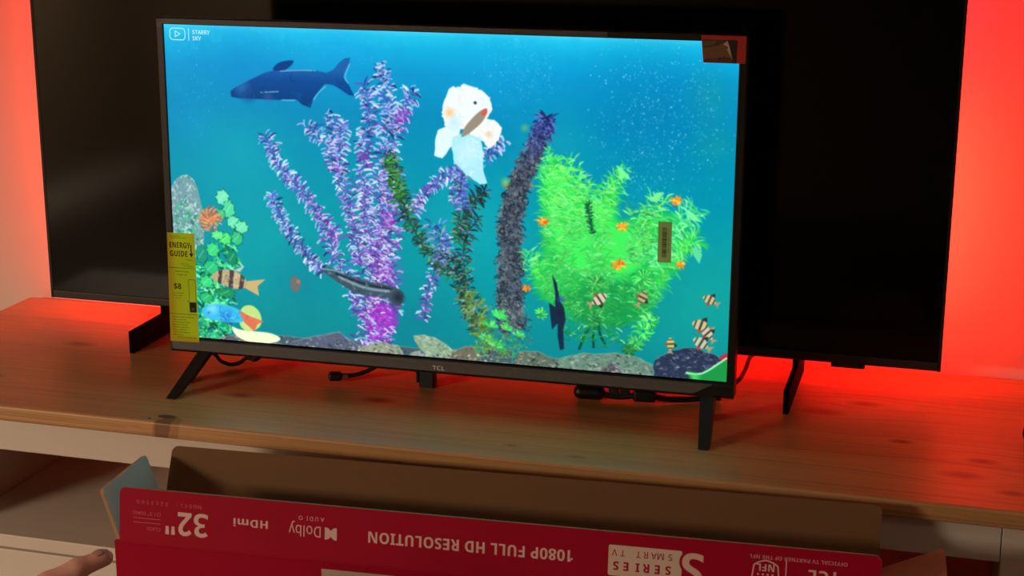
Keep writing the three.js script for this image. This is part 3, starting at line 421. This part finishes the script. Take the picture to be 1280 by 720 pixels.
// ---------------------------------------------------------------- the small television
const font = await new FontLoader().loadAsync('fonts/droid/droid_sans_bold.typeface.json');
{
  const tv = thing('television', 'small flat television showing a colourful aquarium on its bright screen', 'television', [0, T, 0]);
  tv.rotation.order = 'YXZ'; tv.rotation.set(-LEAN, YAW, 0);
  const ox = 0.3585, y0 = 0.0452, y1 = 0.4655, sx = SW / 2, sy0 = SY0, sy1 = SY0 + SH;
  const plastic = phys('#181819', 0.34), matte = std('#0d0c0c', 0.6);
  const frameGeo = (a, b, c, d, z0, z1) => span(a, b, c, d, z0, z1, 0.0012);
  mesh('bezel', mergeGeometries([frameGeo(-ox, -sx, y0, y1, -0.02, 0.0022), frameGeo(sx, ox, y0, y1, -0.02, 0.0022), frameGeo(-ox, ox, sy1, y1, -0.02, 0.0022)]), plastic, tv);
  const s = new THREE.Shape([[-0.02, y0], [0.0015, y0], [0.004, y0 + 0.003], [0.0042, y0 + 0.0135], [0.0022, sy0 - 0.0022], [-0.002, sy0 - 0.0012], [-0.02, sy0 - 0.0012]].map(v => new THREE.Vector2(...v)));
  const bb = new THREE.ExtrudeGeometry(s, { depth: 2 * ox, bevelEnabled: false }); bb.rotateY(-Math.PI / 2); bb.translate(ox, 0, 0);
  mesh('bottom_bezel', bb, plastic, tv);
  const [lc] = [aquarium()];
  const scr = new THREE.PlaneGeometry(SW, SH); scr.translate(0, sy0 + SH / 2, 0);
  const em = texture(lc);
  const panel = new THREE.BoxGeometry(SW, SH, 0.006); panel.translate(0, sy0 + SH / 2, -0.004);
  mesh('panel', panel, matte, tv);
  const screen = mesh('screen', scr, phys('#010101', 0.35, { specularIntensity: 0.25, emissive: '#ffffff', emissiveMap: em, emissiveIntensity: SCREEN.glow }), tv);
  screen.userData.label = 'lit screen with tropical fish and water plants';
  const spill = new THREE.RectAreaLight(lin(0.08, 0.42, 0.44), SCREEN.spill, SW, SH); spill.position.set(0, sy0 + SH / 2, 0.0015); spill.rotation.y = Math.PI; tv.add(spill);
  mesh('back_shell', mergeGeometries([span(-ox + 0.002, ox - 0.002, y0 + 0.003, y1 - 0.002, -0.03, -0.0195, 0.004), span(-0.27, 0.27, y0 + 0.004, 0.27, -0.07, -0.028, 0.01)]), matte, tv);
  const logo = new TextGeometry('TCL', { font, size: 0.0052, depth: 0.0004, curveSegments: 4 }); logo.computeBoundingBox();
  logo.scale(1.25, 1, 1); logo.translate(-0.0085, 0.0505, 0.00418);
  mesh('logo', logo, std('#dcd8d2', 0.4), tv).userData.label = 'silver TCL lettering';
  // protective film along the bezel
  const film = phys('#a2a2a4', 0.3, { transparent: true, opacity: 0.22 });
  const fs = new THREE.Shape([[-ox + 0.004, y0 + 0.0035], [0.311, y0 + 0.0035], [0.3345, sy0 - 0.003], [-ox + 0.002, sy0 - 0.003]].map(v => new THREE.Vector2(...v)));
  mesh('protective_film', new THREE.ExtrudeGeometry(fs, { depth: 0.0002, bevelEnabled: false }).translate(0, 0, 0.0043), film, tv).userData.label = 'clear film strip with a slanted cut end';
  const ft = new THREE.Shape([[-ox + 0.0005, sy1 - 0.004], [-ox + 0.0075, sy1 - 0.004], [-ox + 0.0075, sy1 + 0.001], [0.2, sy1 + 0.001], [0.2, y1 - 0.0008], [-ox + 0.0005, y1 - 0.0008]].map(v => new THREE.Vector2(...v)));
  mesh('protective_film', new THREE.ExtrudeGeometry(ft, { depth: 0.0002, bevelEnabled: false }).translate(0, 0, 0.0023), film, tv);
  // splayed feet: a front and a rear blade meeting under the panel
  for (const sgn of [-1, 1]) {
    const blade = (zt, w0, w1, xt = 0.3335) => {
      const a = [sgn < 0 ? -0.310 : 0.3275, 0.052, -0.012], b = [sgn * xt, 0.0006, zt], g = new THREE.BufferGeometry(), v = [];
      const ring = (p, hw, hd) => [[p[0] - hw, p[1], p[2] - hd], [p[0] + hw, p[1], p[2] - hd], [p[0] + hw, p[1], p[2] + hd], [p[0] - hw, p[1], p[2] + hd]];
      const r0 = ring(a, w0, 0.012), r1 = ring(b, w1, 0.0075), q = (i, j, k, l) => v.push(...i, ...j, ...k, ...i, ...k, ...l);
      for (let i = 0; i < 4; i++) { const j = (i + 1) % 4; q(r0[i], r0[j], r1[j], r1[i]); }
      q(r0[0], r0[3], r0[2], r0[1]); q(r1[0], r1[1], r1[2], r1[3]);
      g.setAttribute('position', new THREE.Float32BufferAttribute(v, 3)); g.computeVertexNormals(); return g;
    };
    mesh('foot', mergeGeometries([blade(0.052, 0.0085, 0.0062), blade(sgn < 0 ? -0.012 : -0.05, 0.0075, 0.0058, sgn < 0 ? 0.346 : 0.3214)]), std('#131110', 0.42), tv);
  }
  // stickers
  const sheet = (name, pts, tex, mat, label, zz = 0.0028) => {
    const [tl, tr, bl, br] = pts, g = new THREE.BufferGeometry(), f = [bl, br, tr, tl].map(p => [p[0], p[1], zz]);
    const P = [], U = [], uvs = [[0, 0], [1, 0], [1, 1], [0, 1]];
    for (const k of [0, 1, 2, 0, 2, 3]) { P.push(...f[k]); U.push(...uvs[k]); }
    g.setAttribute('position', new THREE.Float32BufferAttribute(P, 3)); g.setAttribute('uv', new THREE.Float32BufferAttribute(U, 2)); g.computeVertexNormals();
    mesh(name, g, mat ?? std('#ffffff', 0.5, { map: texture(tex) }), tv).userData.label = label;
  };
  { // energy label
    const [c, x] = canvas(256, 900); x.fillStyle = '#f2d916'; x.fillRect(0, 0, 256, 900); x.fillStyle = '#2a2106';
    x.font = '11px sans-serif'; x.fillText('U.S. Government', 30, 30); x.fillText('Federal law prohibits removal', 30, 44);
    x.font = 'bold 62px sans-serif'; x.save(); x.scale(0.9, 1); x.fillText('ENERGY', 16, 122, 220); x.fillText('GUIDE', 20, 192, 200); x.restore();
    x.fillRect(216, 92, 10, 80); x.beginPath(); x.moveTo(202, 164); x.lineTo(240, 164); x.lineTo(221, 196); x.fill();
    x.font = '13px sans-serif'; x.fillText('Television', 170, 222); x.fillText('32 inch class', 120, 256); x.fillText('smart television', 140, 274);
    x.fillRect(0, 286, 256, 3); x.font = '17px sans-serif'; x.textAlign = 'center'; x.fillText('Estimated Yearly', 128, 320); x.fillText('Energy Cost', 128, 346);
    x.font = 'bold 66px sans-serif'; x.fillText('$8', 84, 462); x.font = '13px sans-serif'; for (let i = 0; i < 3; i++) x.fillText(['Your cost depends', 'on your rates', 'and use'][i], 84, 500 + i * 20);
    x.lineWidth = 3; x.strokeStyle = '#2a2106'; x.strokeRect(186, 380, 58, 250); x.fillRect(186, 566, 58, 84); x.fillStyle = '#6a5a10'; x.fillRect(200, 610, 28, 26); x.fillStyle = '#2a2106'; x.beginPath(); x.arc(174, 560, 5, 0, 7); x.fill();
    x.fillRect(0, 668, 256, 3); x.textAlign = 'left'; x.font = '14px sans-serif';
    for (let i = 0; i < 9; i++) x.fillText(['Based on 12 cents per kWh and', '5 hours use per day.', 'Cost range based only on', 'televisions of this size.', 'Estimated energy cost is', 'based on typical use.', 'Compare the energy use', 'before you buy.', 'Visit the energy web page'][i], i > 7 ? 70 : 24, 700 + i * 21, 210);
    sheet('energy_label', [[-0.3556, 0.2], [-0.3183, 0.2004], [-0.3578, 0.0588], [-0.3178, 0.0595]], c, phys('#ffffff', 0.95, { map: texture(c), transmission: 0.35, thickness: 0 }), 'yellow energy guide label reading $8', 0.0048);
  }
  { // red corner sticker with a printed picture of a hand peeling a film
    const [c, x] = canvas(460, 270); x.fillStyle = '#d23a2c'; x.fillRect(0, 0, 460, 270);
    x.fillStyle = '#5c4630'; x.fillRect(14, 40, 340, 230); x.fillStyle = '#33261c'; x.fillRect(236, 40, 128, 230);
    x.fillStyle = '#8a6a4a'; x.beginPath(); x.moveTo(14, 120); x.quadraticCurveTo(120, 120, 200, 80); x.lineTo(240, 100); x.lineTo(300, 220); x.lineTo(200, 214); x.lineTo(14, 240); x.fill();
    x.fillStyle = '#7a6450'; x.beginPath(); x.moveTo(14, 60); x.lineTo(150, 50); x.lineTo(120, 90); x.lineTo(14, 110); x.fill();
    x.fillStyle = '#d8cfc2'; x.beginPath(); x.moveTo(262, 46); x.lineTo(214, 84); x.lineTo(262, 112); x.lineTo(252, 136); x.lineTo(318, 236); x.fill();
    x.fillStyle = '#8a3a30'; x.fillRect(24, 226, 300, 40); x.fillStyle = '#241410'; x.beginPath(); x.ellipse(180, 226, 16, 8, -0.5, 0, 7); x.ellipse(224, 212, 12, 7, -0.7, 0, 7); x.fill();
    sheet('corner_sticker', [[0.3063, 0.4645], [0.3566, 0.4645], [0.3095, 0.4343], [0.3563, 0.4343]], c, null, 'red sticker with a small picture of a peeled corner');
  }
  { // barcode sticker on the screen
    const [c, x] = canvas(160, 480); x.fillStyle = '#c4ac7c'; x.fillRect(0, 0, 160, 480); x.fillStyle = '#3a2e1a';
    let y = 70; while (y < 420) { const h = rr(3, 11); x.fillRect(48, y, 56, h); y += h + rr(3, 9); }
    x.save(); x.translate(118, 80); x.rotate(Math.PI / 2); x.font = '22px monospace'; x.fillText('S/N 32 0418 2276 9105', 0, 0, 330); x.restore();
    sheet('barcode_sticker', [[0.2643, 0.251], [0.2801, 0.251], [0.2643, 0.2029], [0.2802, 0.203]], c, phys('#ffffff', 0.95, { map: texture(c), transmission: 0.25, thickness: 0 }), 'small tan barcode sticker on the screen', 0.0022);
  }
}

// ---------------------------------------------------------------- cables under the small television
const cableMat = std('#0c0a0a', 0.5), plugMat = std('#0e0d0d', 0.45);
tag(mesh('cable', tube([atZ(258, 436, -0.05), atZ(270, 444, -0.06), atZ(276, 451, -0.07), atZ(289, 455.5, -0.08), atZ(300, 453, -0.085), atZ(309, 447, -0.09), atZ(318, 450, -0.09), atZ(330, 441, -0.08)], 0.0026), cableMat), 'thin black cable looping below the energy label side of the small television', 'cable');
{
  const g = thing('loose_cable', 'black cable with a loose plug lying under the small television', 'cable');
  const a = new THREE.Vector3(...atY(425, 470, T + 0.009)), dir = new THREE.Vector3(0.93, 0, -0.36);
  const q = new THREE.Quaternion().setFromUnitVectors(new THREE.Vector3(1, 0, 0), dir);
  const put = geo => { geo.applyQuaternion(q); geo.translate(a.x, a.y, a.z); return geo; };
  mesh('plug', put(new RoundedBoxGeometry(0.018, 0.011, 0.014, 3, 0.004).translate(-0.006, 0, 0)), plugMat, g);
  mesh('metal_collar', put(new THREE.CylinderGeometry(0.0038, 0.0038, 0.007, 16).rotateZ(Math.PI / 2).translate(0.0065, 0, 0)), std('#b9b2a8', 0.3, { metalness: 0.9 }), g);
  const p = (d, y) => [a.x + dir.x * d, a.y + y, a.z + dir.z * d];
  mesh('cord', tube([p(0.0095, 0), p(0.02, 0.001), p(0.04, 0.008), p(0.06, 0.022), p(0.075, 0.045)], 0.0028), cableMat, g);
}
{
  const g = thing('streaming_stick', 'black block adapter hanging under the middle of the small television', 'adapter');
  const a = atZ(535, 474, -0.078);
  mesh('body', new RoundedBoxGeometry(0.02, 0.03, 0.014, 3, 0.002).translate(a[0], a[1] + 0.004, a[2]), plugMat, g);
  mesh('plug', new RoundedBoxGeometry(0.011, 0.02, 0.008, 2, 0.001).translate(a[0], a[1] + 0.026, a[2]), plugMat, g);
  mesh('clip', new RoundedBoxGeometry(0.003, 0.024, 0.012, 2, 0.001).translate(a[0] - 0.0125, a[1] + 0.008, a[2]), plugMat, g);
}
{
  const g = thing('power_cord', 'black cord with two fat couplings lying under the small television', 'cable');
  const a = new THREE.Vector3(...atY(737, 490, T + 0.0095)), b = new THREE.Vector3(...atY(806, 494, T + 0.0095));
  const ang = Math.atan2(-(b.z - a.z), b.x - a.x);
  const lump = (p, w, r) => new THREE.CapsuleGeometry(r, w, 6, 16).rotateZ(Math.PI / 2).rotateY(ang).translate(p.x, p.y, p.z);
  mesh('coupling', lump(a, 0.022, 0.0092), plugMat, g); mesh('coupling', new RoundedBoxGeometry(0.028, 0.015, 0.016, 3, 0.004).rotateY(ang).translate(b.x, b.y, b.z), plugMat, g);
  mesh('cord', tube([[a.x + 0.01, a.y, a.z], [(a.x + b.x) / 2, T + 0.0055, (a.z + b.z) / 2], [b.x, b.y, b.z], [b.x + 0.03, T + 0.005, b.z - 0.006], [b.x + 0.09, T + 0.005, b.z - 0.03]], 0.0036), cableMat, g);
  for (const t of [0.38, 0.58]) { const x = a.x + (b.x - a.x) * t, z = a.z + (b.z - a.z) * t; mesh('strap', new RoundedBoxGeometry(0.012, 0.034, 0.004, 2, 0.0012).translate(x + 0.004, T + 0.022, z), plugMat, g); if (t > 0.5) break; }
}
tag(mesh('cable', tube([atZ(942, 443, -0.235), atZ(938, 446, -0.225), atZ(931, 463, -0.185), atZ(921, 477, -0.14), atZ(905, 486, -0.12), [0.3, T + 0.004, -0.115]], 0.0028), cableMat), 'thin black cable curving down from the large television to the console top', 'cable');
scene.children[scene.children.length - 1].name = 'cable_001';

// ---------------------------------------------------------------- dark speaker at the right end
{
  const g = thing('tabletop_speaker', 'black rounded speaker at the end of the console top beside the large television', 'speaker', [0.722, T, -0.085]);
  mesh('body', new THREE.LatheGeometry([[0, 0.0008], [0.03, 0.0008], [0.036, 0.003], [0.0375, 0.008], [0.034, 0.04], [0.03, 0.05], [0, 0.052]].map(v => new THREE.Vector2(...v)), 40), std('#12100c', 0.7), g);
  mesh('top_ring', new THREE.TorusGeometry(0.026, 0.0018, 10, 40).rotateX(Math.PI / 2).translate(0, 0.0515, 0), std('#1c1a16', 0.3), g);
}

// ---------------------------------------------------------------- the open carton
{
  const BW = 0.8, BD = 0.1193, FL = BD / 2, psi = 0.0588, yF = T - 0.0502, tk = 0.004;
  const box = thing('cardboard_box', 'tall open red television carton with raised flaps standing before the console', 'box', [-0.2431, 0, 0.3684]);
  box.rotation.y = psi;          // local: x to the right, z to the room, origin at the front left bottom corner
  const [kc, kx] = canvas(512, 256); kx.fillStyle = '#7c5836'; kx.fillRect(0, 0, 512, 256);
  for (let i = 0; i < 2600; i++) { kx.fillStyle = rgb(rnd() < 0.5 ? [140, 102, 64] : [106, 74, 44], 1, 0.14); kx.fillRect(rr(0, 512), rr(0, 256), rr(2, 26), rr(0.6, 1.6)); }
  const kraft = std('#ffffff', 0.8, { map: texture(kc) });
  const edge = std('#b48e64', 0.85);
  const red = [172, 0, 44];
  const redMat = phys(new THREE.Color(`rgb(${red.join(',')})`), 0.55, { specularIntensity: 0.35 });
  // front panel print
  const [fc, fx] = canvas(1600, 1040); fx.fillStyle = rgb(red); fx.fillRect(0, 0, 1600, 1040);
  fx.fillStyle = '#cdb9ab'; fx.fillRect(462, 16, 1138, 1024); fx.fillStyle = rgb(red); fx.font = 'bold 120px sans-serif'; fx.fillStyle = '#e3c3bd'; fx.fillText('TCL', 120, 160);
  const glossy = t => phys('#ffffff', 0.55, { map: texture(t), specularIntensity: 0.35 });
  const panelGeo = (w, h) => board(w, h, 0.0001, tk);
  mesh('front_panel', panelGeo(BW, yF), [glossy(fc), kraft], box);
  mesh('back_panel', panelGeo(BW, yF).rotateY(Math.PI).translate(BW, 0, -BD), [redMat, kraft], box);
  mesh('side_panel', panelGeo(BD - 2 * tk, yF).rotateY(-Math.PI / 2).translate(0, 0, -BD + tk), [redMat, kraft], box);
  mesh('side_panel', panelGeo(BD - 2 * tk, yF).rotateY(Math.PI / 2).translate(BW, 0, -tk), [redMat, kraft], box);
  mesh('bottom_panel', span(tk, BW - tk, 0.0005, 0.005, -BD + tk, -tk), kraft, box);
  // front flap, print upside down
  const ins = 0.0057, fw = BW - 2 * ins, [pc, p] = canvas(2048, 156);
  p.fillStyle = rgb(red); p.fillRect(0, 0, 2048, 156);
  p.translate(2048, 156); p.rotate(Math.PI);                       // read with the flap folded over
  const ink = '#e8c6c2'; p.fillStyle = ink; p.strokeStyle = ink; p.textBaseline = 'alphabetic';
  const M = 2048 / fw, at = mm => mm * M;                          // reading runs from the right end of the flap to the left
  p.font = 'bold 15px sans-serif'; p.globalAlpha = 0.75; p.fillText('OFFICIAL TV PARTNER OF THE NFL', 82, 131, 270); p.globalAlpha = 1;
  // shield and bar
  p.lineWidth = 4; p.beginPath(); p.moveTo(250, 70); p.lineTo(268, 64); p.lineTo(284, 70); p.lineTo(300, 64); p.lineTo(318, 70); p.lineTo(314, 104); p.quadraticCurveTo(304, 114, 284, 118); p.quadraticCurveTo(264, 114, 254, 104); p.closePath(); p.stroke(); p.font = 'bold 26px sans-serif'; p.fillText('NFL', 260, 108, 48); for (let i = 0; i < 4; i++) p.fillRect(264 + i * 12, 78, 5, 5);
  p.fillRect(232, 62, 3, 60); p.font = 'bold 46px sans-serif'; p.fillText('TCL', 100, 104, 110);
  // S series badge
  p.fillStyle = '#e2cdbb'; p.beginPath(); p.roundRect(496, 40, 190, 82, 5); p.fill();
  p.save(); p.font = 'bold 124px sans-serif'; p.lineWidth = 14; p.strokeStyle = rgb(red); p.strokeText('S', 436, 118, 74); p.fillStyle = '#e8c6bd'; p.fillText('S', 436, 118, 74); p.restore();
  p.fillStyle = rgb(red); p.font = 'bold 32px sans-serif'; 'SERIES'.split('').forEach((ch, i) => p.fillText(ch, 522 + i * 27, 78)); p.font = '24px sans-serif'; 'SMART TV'.split('').forEach((ch, i) => p.fillText(ch, 520 + i * 20.5, 110));
  p.fillStyle = ink; p.font = 'bold 42px sans-serif'; p.fillText('1080P FULL HD RESOLUTION', 776, 96, 560);
  // sound mark: two facing half discs, name, small word below
  p.fillRect(1420, 62, 9, 34); p.beginPath(); p.arc(1422, 79, 17, -Math.PI / 2, Math.PI / 2); p.fill(); p.beginPath(); p.arc(1452, 79, 17, Math.PI / 2, -Math.PI / 2); p.fill(); p.fillRect(1449, 62, 5, 34);
  p.font = '42px sans-serif'; p.fillText('Dolby', 1462, 96, 94); p.font = '17px sans-serif'; 'AUDIO'.split('').forEach((ch, i) => p.fillText(ch, 1456 + i * 15, 122));
  p.font = 'bold 38px sans-serif'; p.save(); p.scale(1.25, 0.82); p.fillText('Hᴅmi'.replace('ᴅ', 'D'), 1612 / 1.25, 98 / 0.82, 84); p.restore();
  p.save(); p.font = 'bold 92px sans-serif'; p.fillText('32"', 1786, 100, 132); p.restore();
  p.globalAlpha = 0.55; p.font = '15px sans-serif'; 'MODEL: 32S350G'.split('').forEach((ch, i) => p.fillText(ch, 1806 + i * 14, 124)); p.fillText('CLASS', 1926, 50); p.fillRect(1926, 60, 80, 2); p.fillRect(1926, 72, 80, 2); p.fillText('(31.5" DIAG)', 1926, 92, 84); p.globalAlpha = 1;
  const hinge = (geo, x, y, z, rx, ry, rz, mats, name, label) => { const m = mesh(name, geo, mats, box); m.position.set(x, y, z); m.rotation.order = 'YXZ'; m.rotation.set(rx, ry, rz); if (label) m.userData.label = label; return m; };
  hinge(board(fw, FL, 0.007, tk), ins, yF, 0, -0.1342, 0, 0, [glossy(pc), edge], 'front_flap', 'red printed flap with upside-down white lettering');
  hinge(board(fw, FL + 0.0035, 0.008, tk), ins, yF, -BD + tk, -0.4579, 0, 0, [kraft, edge], 'back_flap', 'plain brown inner side of a raised flap');
  // side flaps hinge along z; left stands up, right leans out
  const sf = BD - 2 * ins, white = std('#e6e2d4', 0.7);
  hinge(board(sf, 0.058, 0.006, tk), tk, yF, -ins, -0.3, Math.PI / 2, 0, [white, edge], 'side_flap', 'pale side flap standing up');
  hinge(board(sf, 0.067, 0.004, tk), BW - tk, yF, -BD + ins, -1.14, -Math.PI / 2, 0, [std('#a8744e', 0.8), edge], 'side_flap', 'brown side flap leaning outwards');
  mesh('fold_crease', new THREE.CylinderGeometry(0.0012, 0.0012, BW, 8).rotateZ(Math.PI / 2).translate(BW / 2, yF, -0.0004), redMat, box);
}

// ---------------------------------------------------------------- the pointing hand
{
  const person = thing('person', 'bare hand of a person pointing with one finger beside the red carton', 'person');
  const res = 120, half = 0.2, mc = new MarchingCubes(res, new THREE.MeshBasicMaterial(), false, false, 400000);
  mc.isolation = 0;
  // local: +x wrist to fingertip, +y back of the hand, z across; the index fingertip lies at x = 0.17
  const caps = [
    [[-0.30, -0.004, 0], 0.040, [-0.06, 0, 0], 0.028], [[-0.06, 0, 0], 0.026, [-0.03, 0, 0], 0.026],
    [[-0.03, 0, 0.012], 0.020, [0.045, 0.004, 0.03], 0.0145], [[-0.03, 0, 0.0], 0.020, [0.048, 0.006, 0.01], 0.0145], [[-0.03, 0, -0.008], 0.018, [0.044, 0.004, -0.011], 0.0135], [[-0.03, 0, -0.014], 0.017, [0.036, 0, -0.03], 0.0125],
    [[0.045, 0.005, 0.031], 0.0108, [0.09, 0.008, 0.034], 0.0095], [[0.09, 0.008, 0.034], 0.0095, [0.118, 0.006, 0.034], 0.0088], [[0.118, 0.006, 0.034], 0.0088, [0.142, 0.002, 0.033], 0.0076],
    [[0.048, 0.006, 0.01], 0.0108, [0.083, -0.012, 0.012], 0.0095], [[0.083, -0.012, 0.012], 0.0093, [0.07, -0.038, 0.012], 0.0088], [[0.07, -0.038, 0.012], 0.0085, [0.05, -0.036, 0.012], 0.0078],
    [[0.044, 0.004, -0.011], 0.0104, [0.075, -0.014, -0.01], 0.0092], [[0.075, -0.014, -0.01], 0.009, [0.062, -0.038, -0.008], 0.0085], [[0.062, -0.038, -0.008], 0.0082, [0.042, -0.036, -0.006], 0.0076],
    [[0.036, 0, -0.03], 0.0095, [0.06, -0.014, -0.03], 0.0084], [[0.06, -0.014, -0.03], 0.0082, [0.05, -0.034, -0.026], 0.0078], [[0.05, -0.034, -0.026], 0.0076, [0.034, -0.033, -0.022], 0.007],
    [[-0.022, -0.008, 0.02], 0.018, [0.015, -0.018, 0.044], 0.0125], [[0.015, -0.018, 0.044], 0.0115, [0.045, -0.026, 0.042], 0.0102], [[0.045, -0.026, 0.042], 0.0098, [0.068, -0.03, 0.032], 0.0085]];
  const cx = -0.03, dist = (x, y, z) => {
    let d = 1;
    for (let i = 0; i < caps.length; i++) {
      const [a, ra, b, rb] = caps[i], bx = b[0] - a[0], by = b[1] - a[1], bz = b[2] - a[2], l2 = bx * bx + by * by + bz * bz;
      let t = ((x - a[0]) * bx + (y - a[1]) * by + (z - a[2]) * bz) / l2; t = t < 0 ? 0 : t > 1 ? 1 : t;
      const e = Math.hypot(x - a[0] - bx * t, y - a[1] - by * t, z - a[2] - bz * t) - (ra + (rb - ra) * t), k = i < 6 ? 0.016 : 0.005, h = Math.max(k - Math.abs(d - e), 0) / k;
      d = Math.min(d, e) - h * h * k * 0.25;
    }
    return d;
  };
  for (let k = 0; k < res; k++) for (let j = 0; j < res; j++) for (let i = 0; i < res; i++) {
    const X = (i - res / 2) / (res / 2) * half + cx, Y = (j - res / 2) / (res / 2) * half, Z = (k - res / 2) / (res / 2) * half;
    mc.field[i + j * res + k * res * res] = Math.abs(Y) > 0.075 || Math.abs(Z) > 0.075 ? -0.05 : -dist(X, Y, Z);
  }
  mc.update();
  const n = mc.count, g = new THREE.BufferGeometry();
  const pos = mc.positionArray.slice(0, n * 3); for (let i = 0; i < n; i++) { pos[3 * i] = pos[3 * i] * half + cx; pos[3 * i + 1] *= half; pos[3 * i + 2] *= half; }
  g.setAttribute('position', new THREE.BufferAttribute(new Float32Array(pos), 3)); g.setAttribute('normal', new THREE.BufferAttribute(new Float32Array(mc.normalArray.slice(0, n * 3)), 3));
  const nail = new THREE.SphereGeometry(1, 16, 10).scale(0.0062, 0.0016, 0.0054).rotateZ(-0.17).translate(0.139, 0.0096, 0.033);
  const skin = phys(lin(0.85, 0.46, 0.38), 0.55);
  mesh('hand', g, skin, person);
  mesh('fingernail', nail, phys(lin(0.58, 0.33, 0.27), 0.3), person);
  const sl = new THREE.LatheGeometry([[0.052, 0.16], [0.046, 0.0], [0.042, -0.003], [0.04, 0.0], [0.044, 0.03], [0.049, 0.16], [0.0, 0.165]].map(v => new THREE.Vector2(...v)), 32); sl.rotateZ(Math.PI / 2); sl.translate(-0.15, -0.003, 0);
  mesh('sleeve', sl, std('#26282c', 0.9), person).userData.label = 'dark sleeve cuff';
  // aim: the tip where the photograph shows it, the arm running back to the lower left and towards the room
  const tip = C0.clone().addScaledVector(rayDir(136, 694), 1.42);
  const R = new THREE.Vector3(1, 0, 0).applyQuaternion(camera.quaternion), U = new THREE.Vector3(0, 1, 0).applyQuaternion(camera.quaternion), B = new THREE.Vector3(0, 0, 1).applyQuaternion(camera.quaternion);
  const ax = new THREE.Vector3().addScaledVector(R, 0.80).addScaledVector(U, 0.44).addScaledVector(B, -0.30).normalize();
  const az = new THREE.Vector3().crossVectors(ax, new THREE.Vector3(0.1, 1, 0)).normalize(), ay = new THREE.Vector3().crossVectors(az, ax).normalize();
  const m4 = new THREE.Matrix4().makeBasis(ax, ay, az), off = new THREE.Vector3(0.146, 0.002, 0.033).applyMatrix4(m4);
  person.quaternion.setFromRotationMatrix(m4); person.position.copy(tip).sub(off);
}

renderer.render(scene, camera);
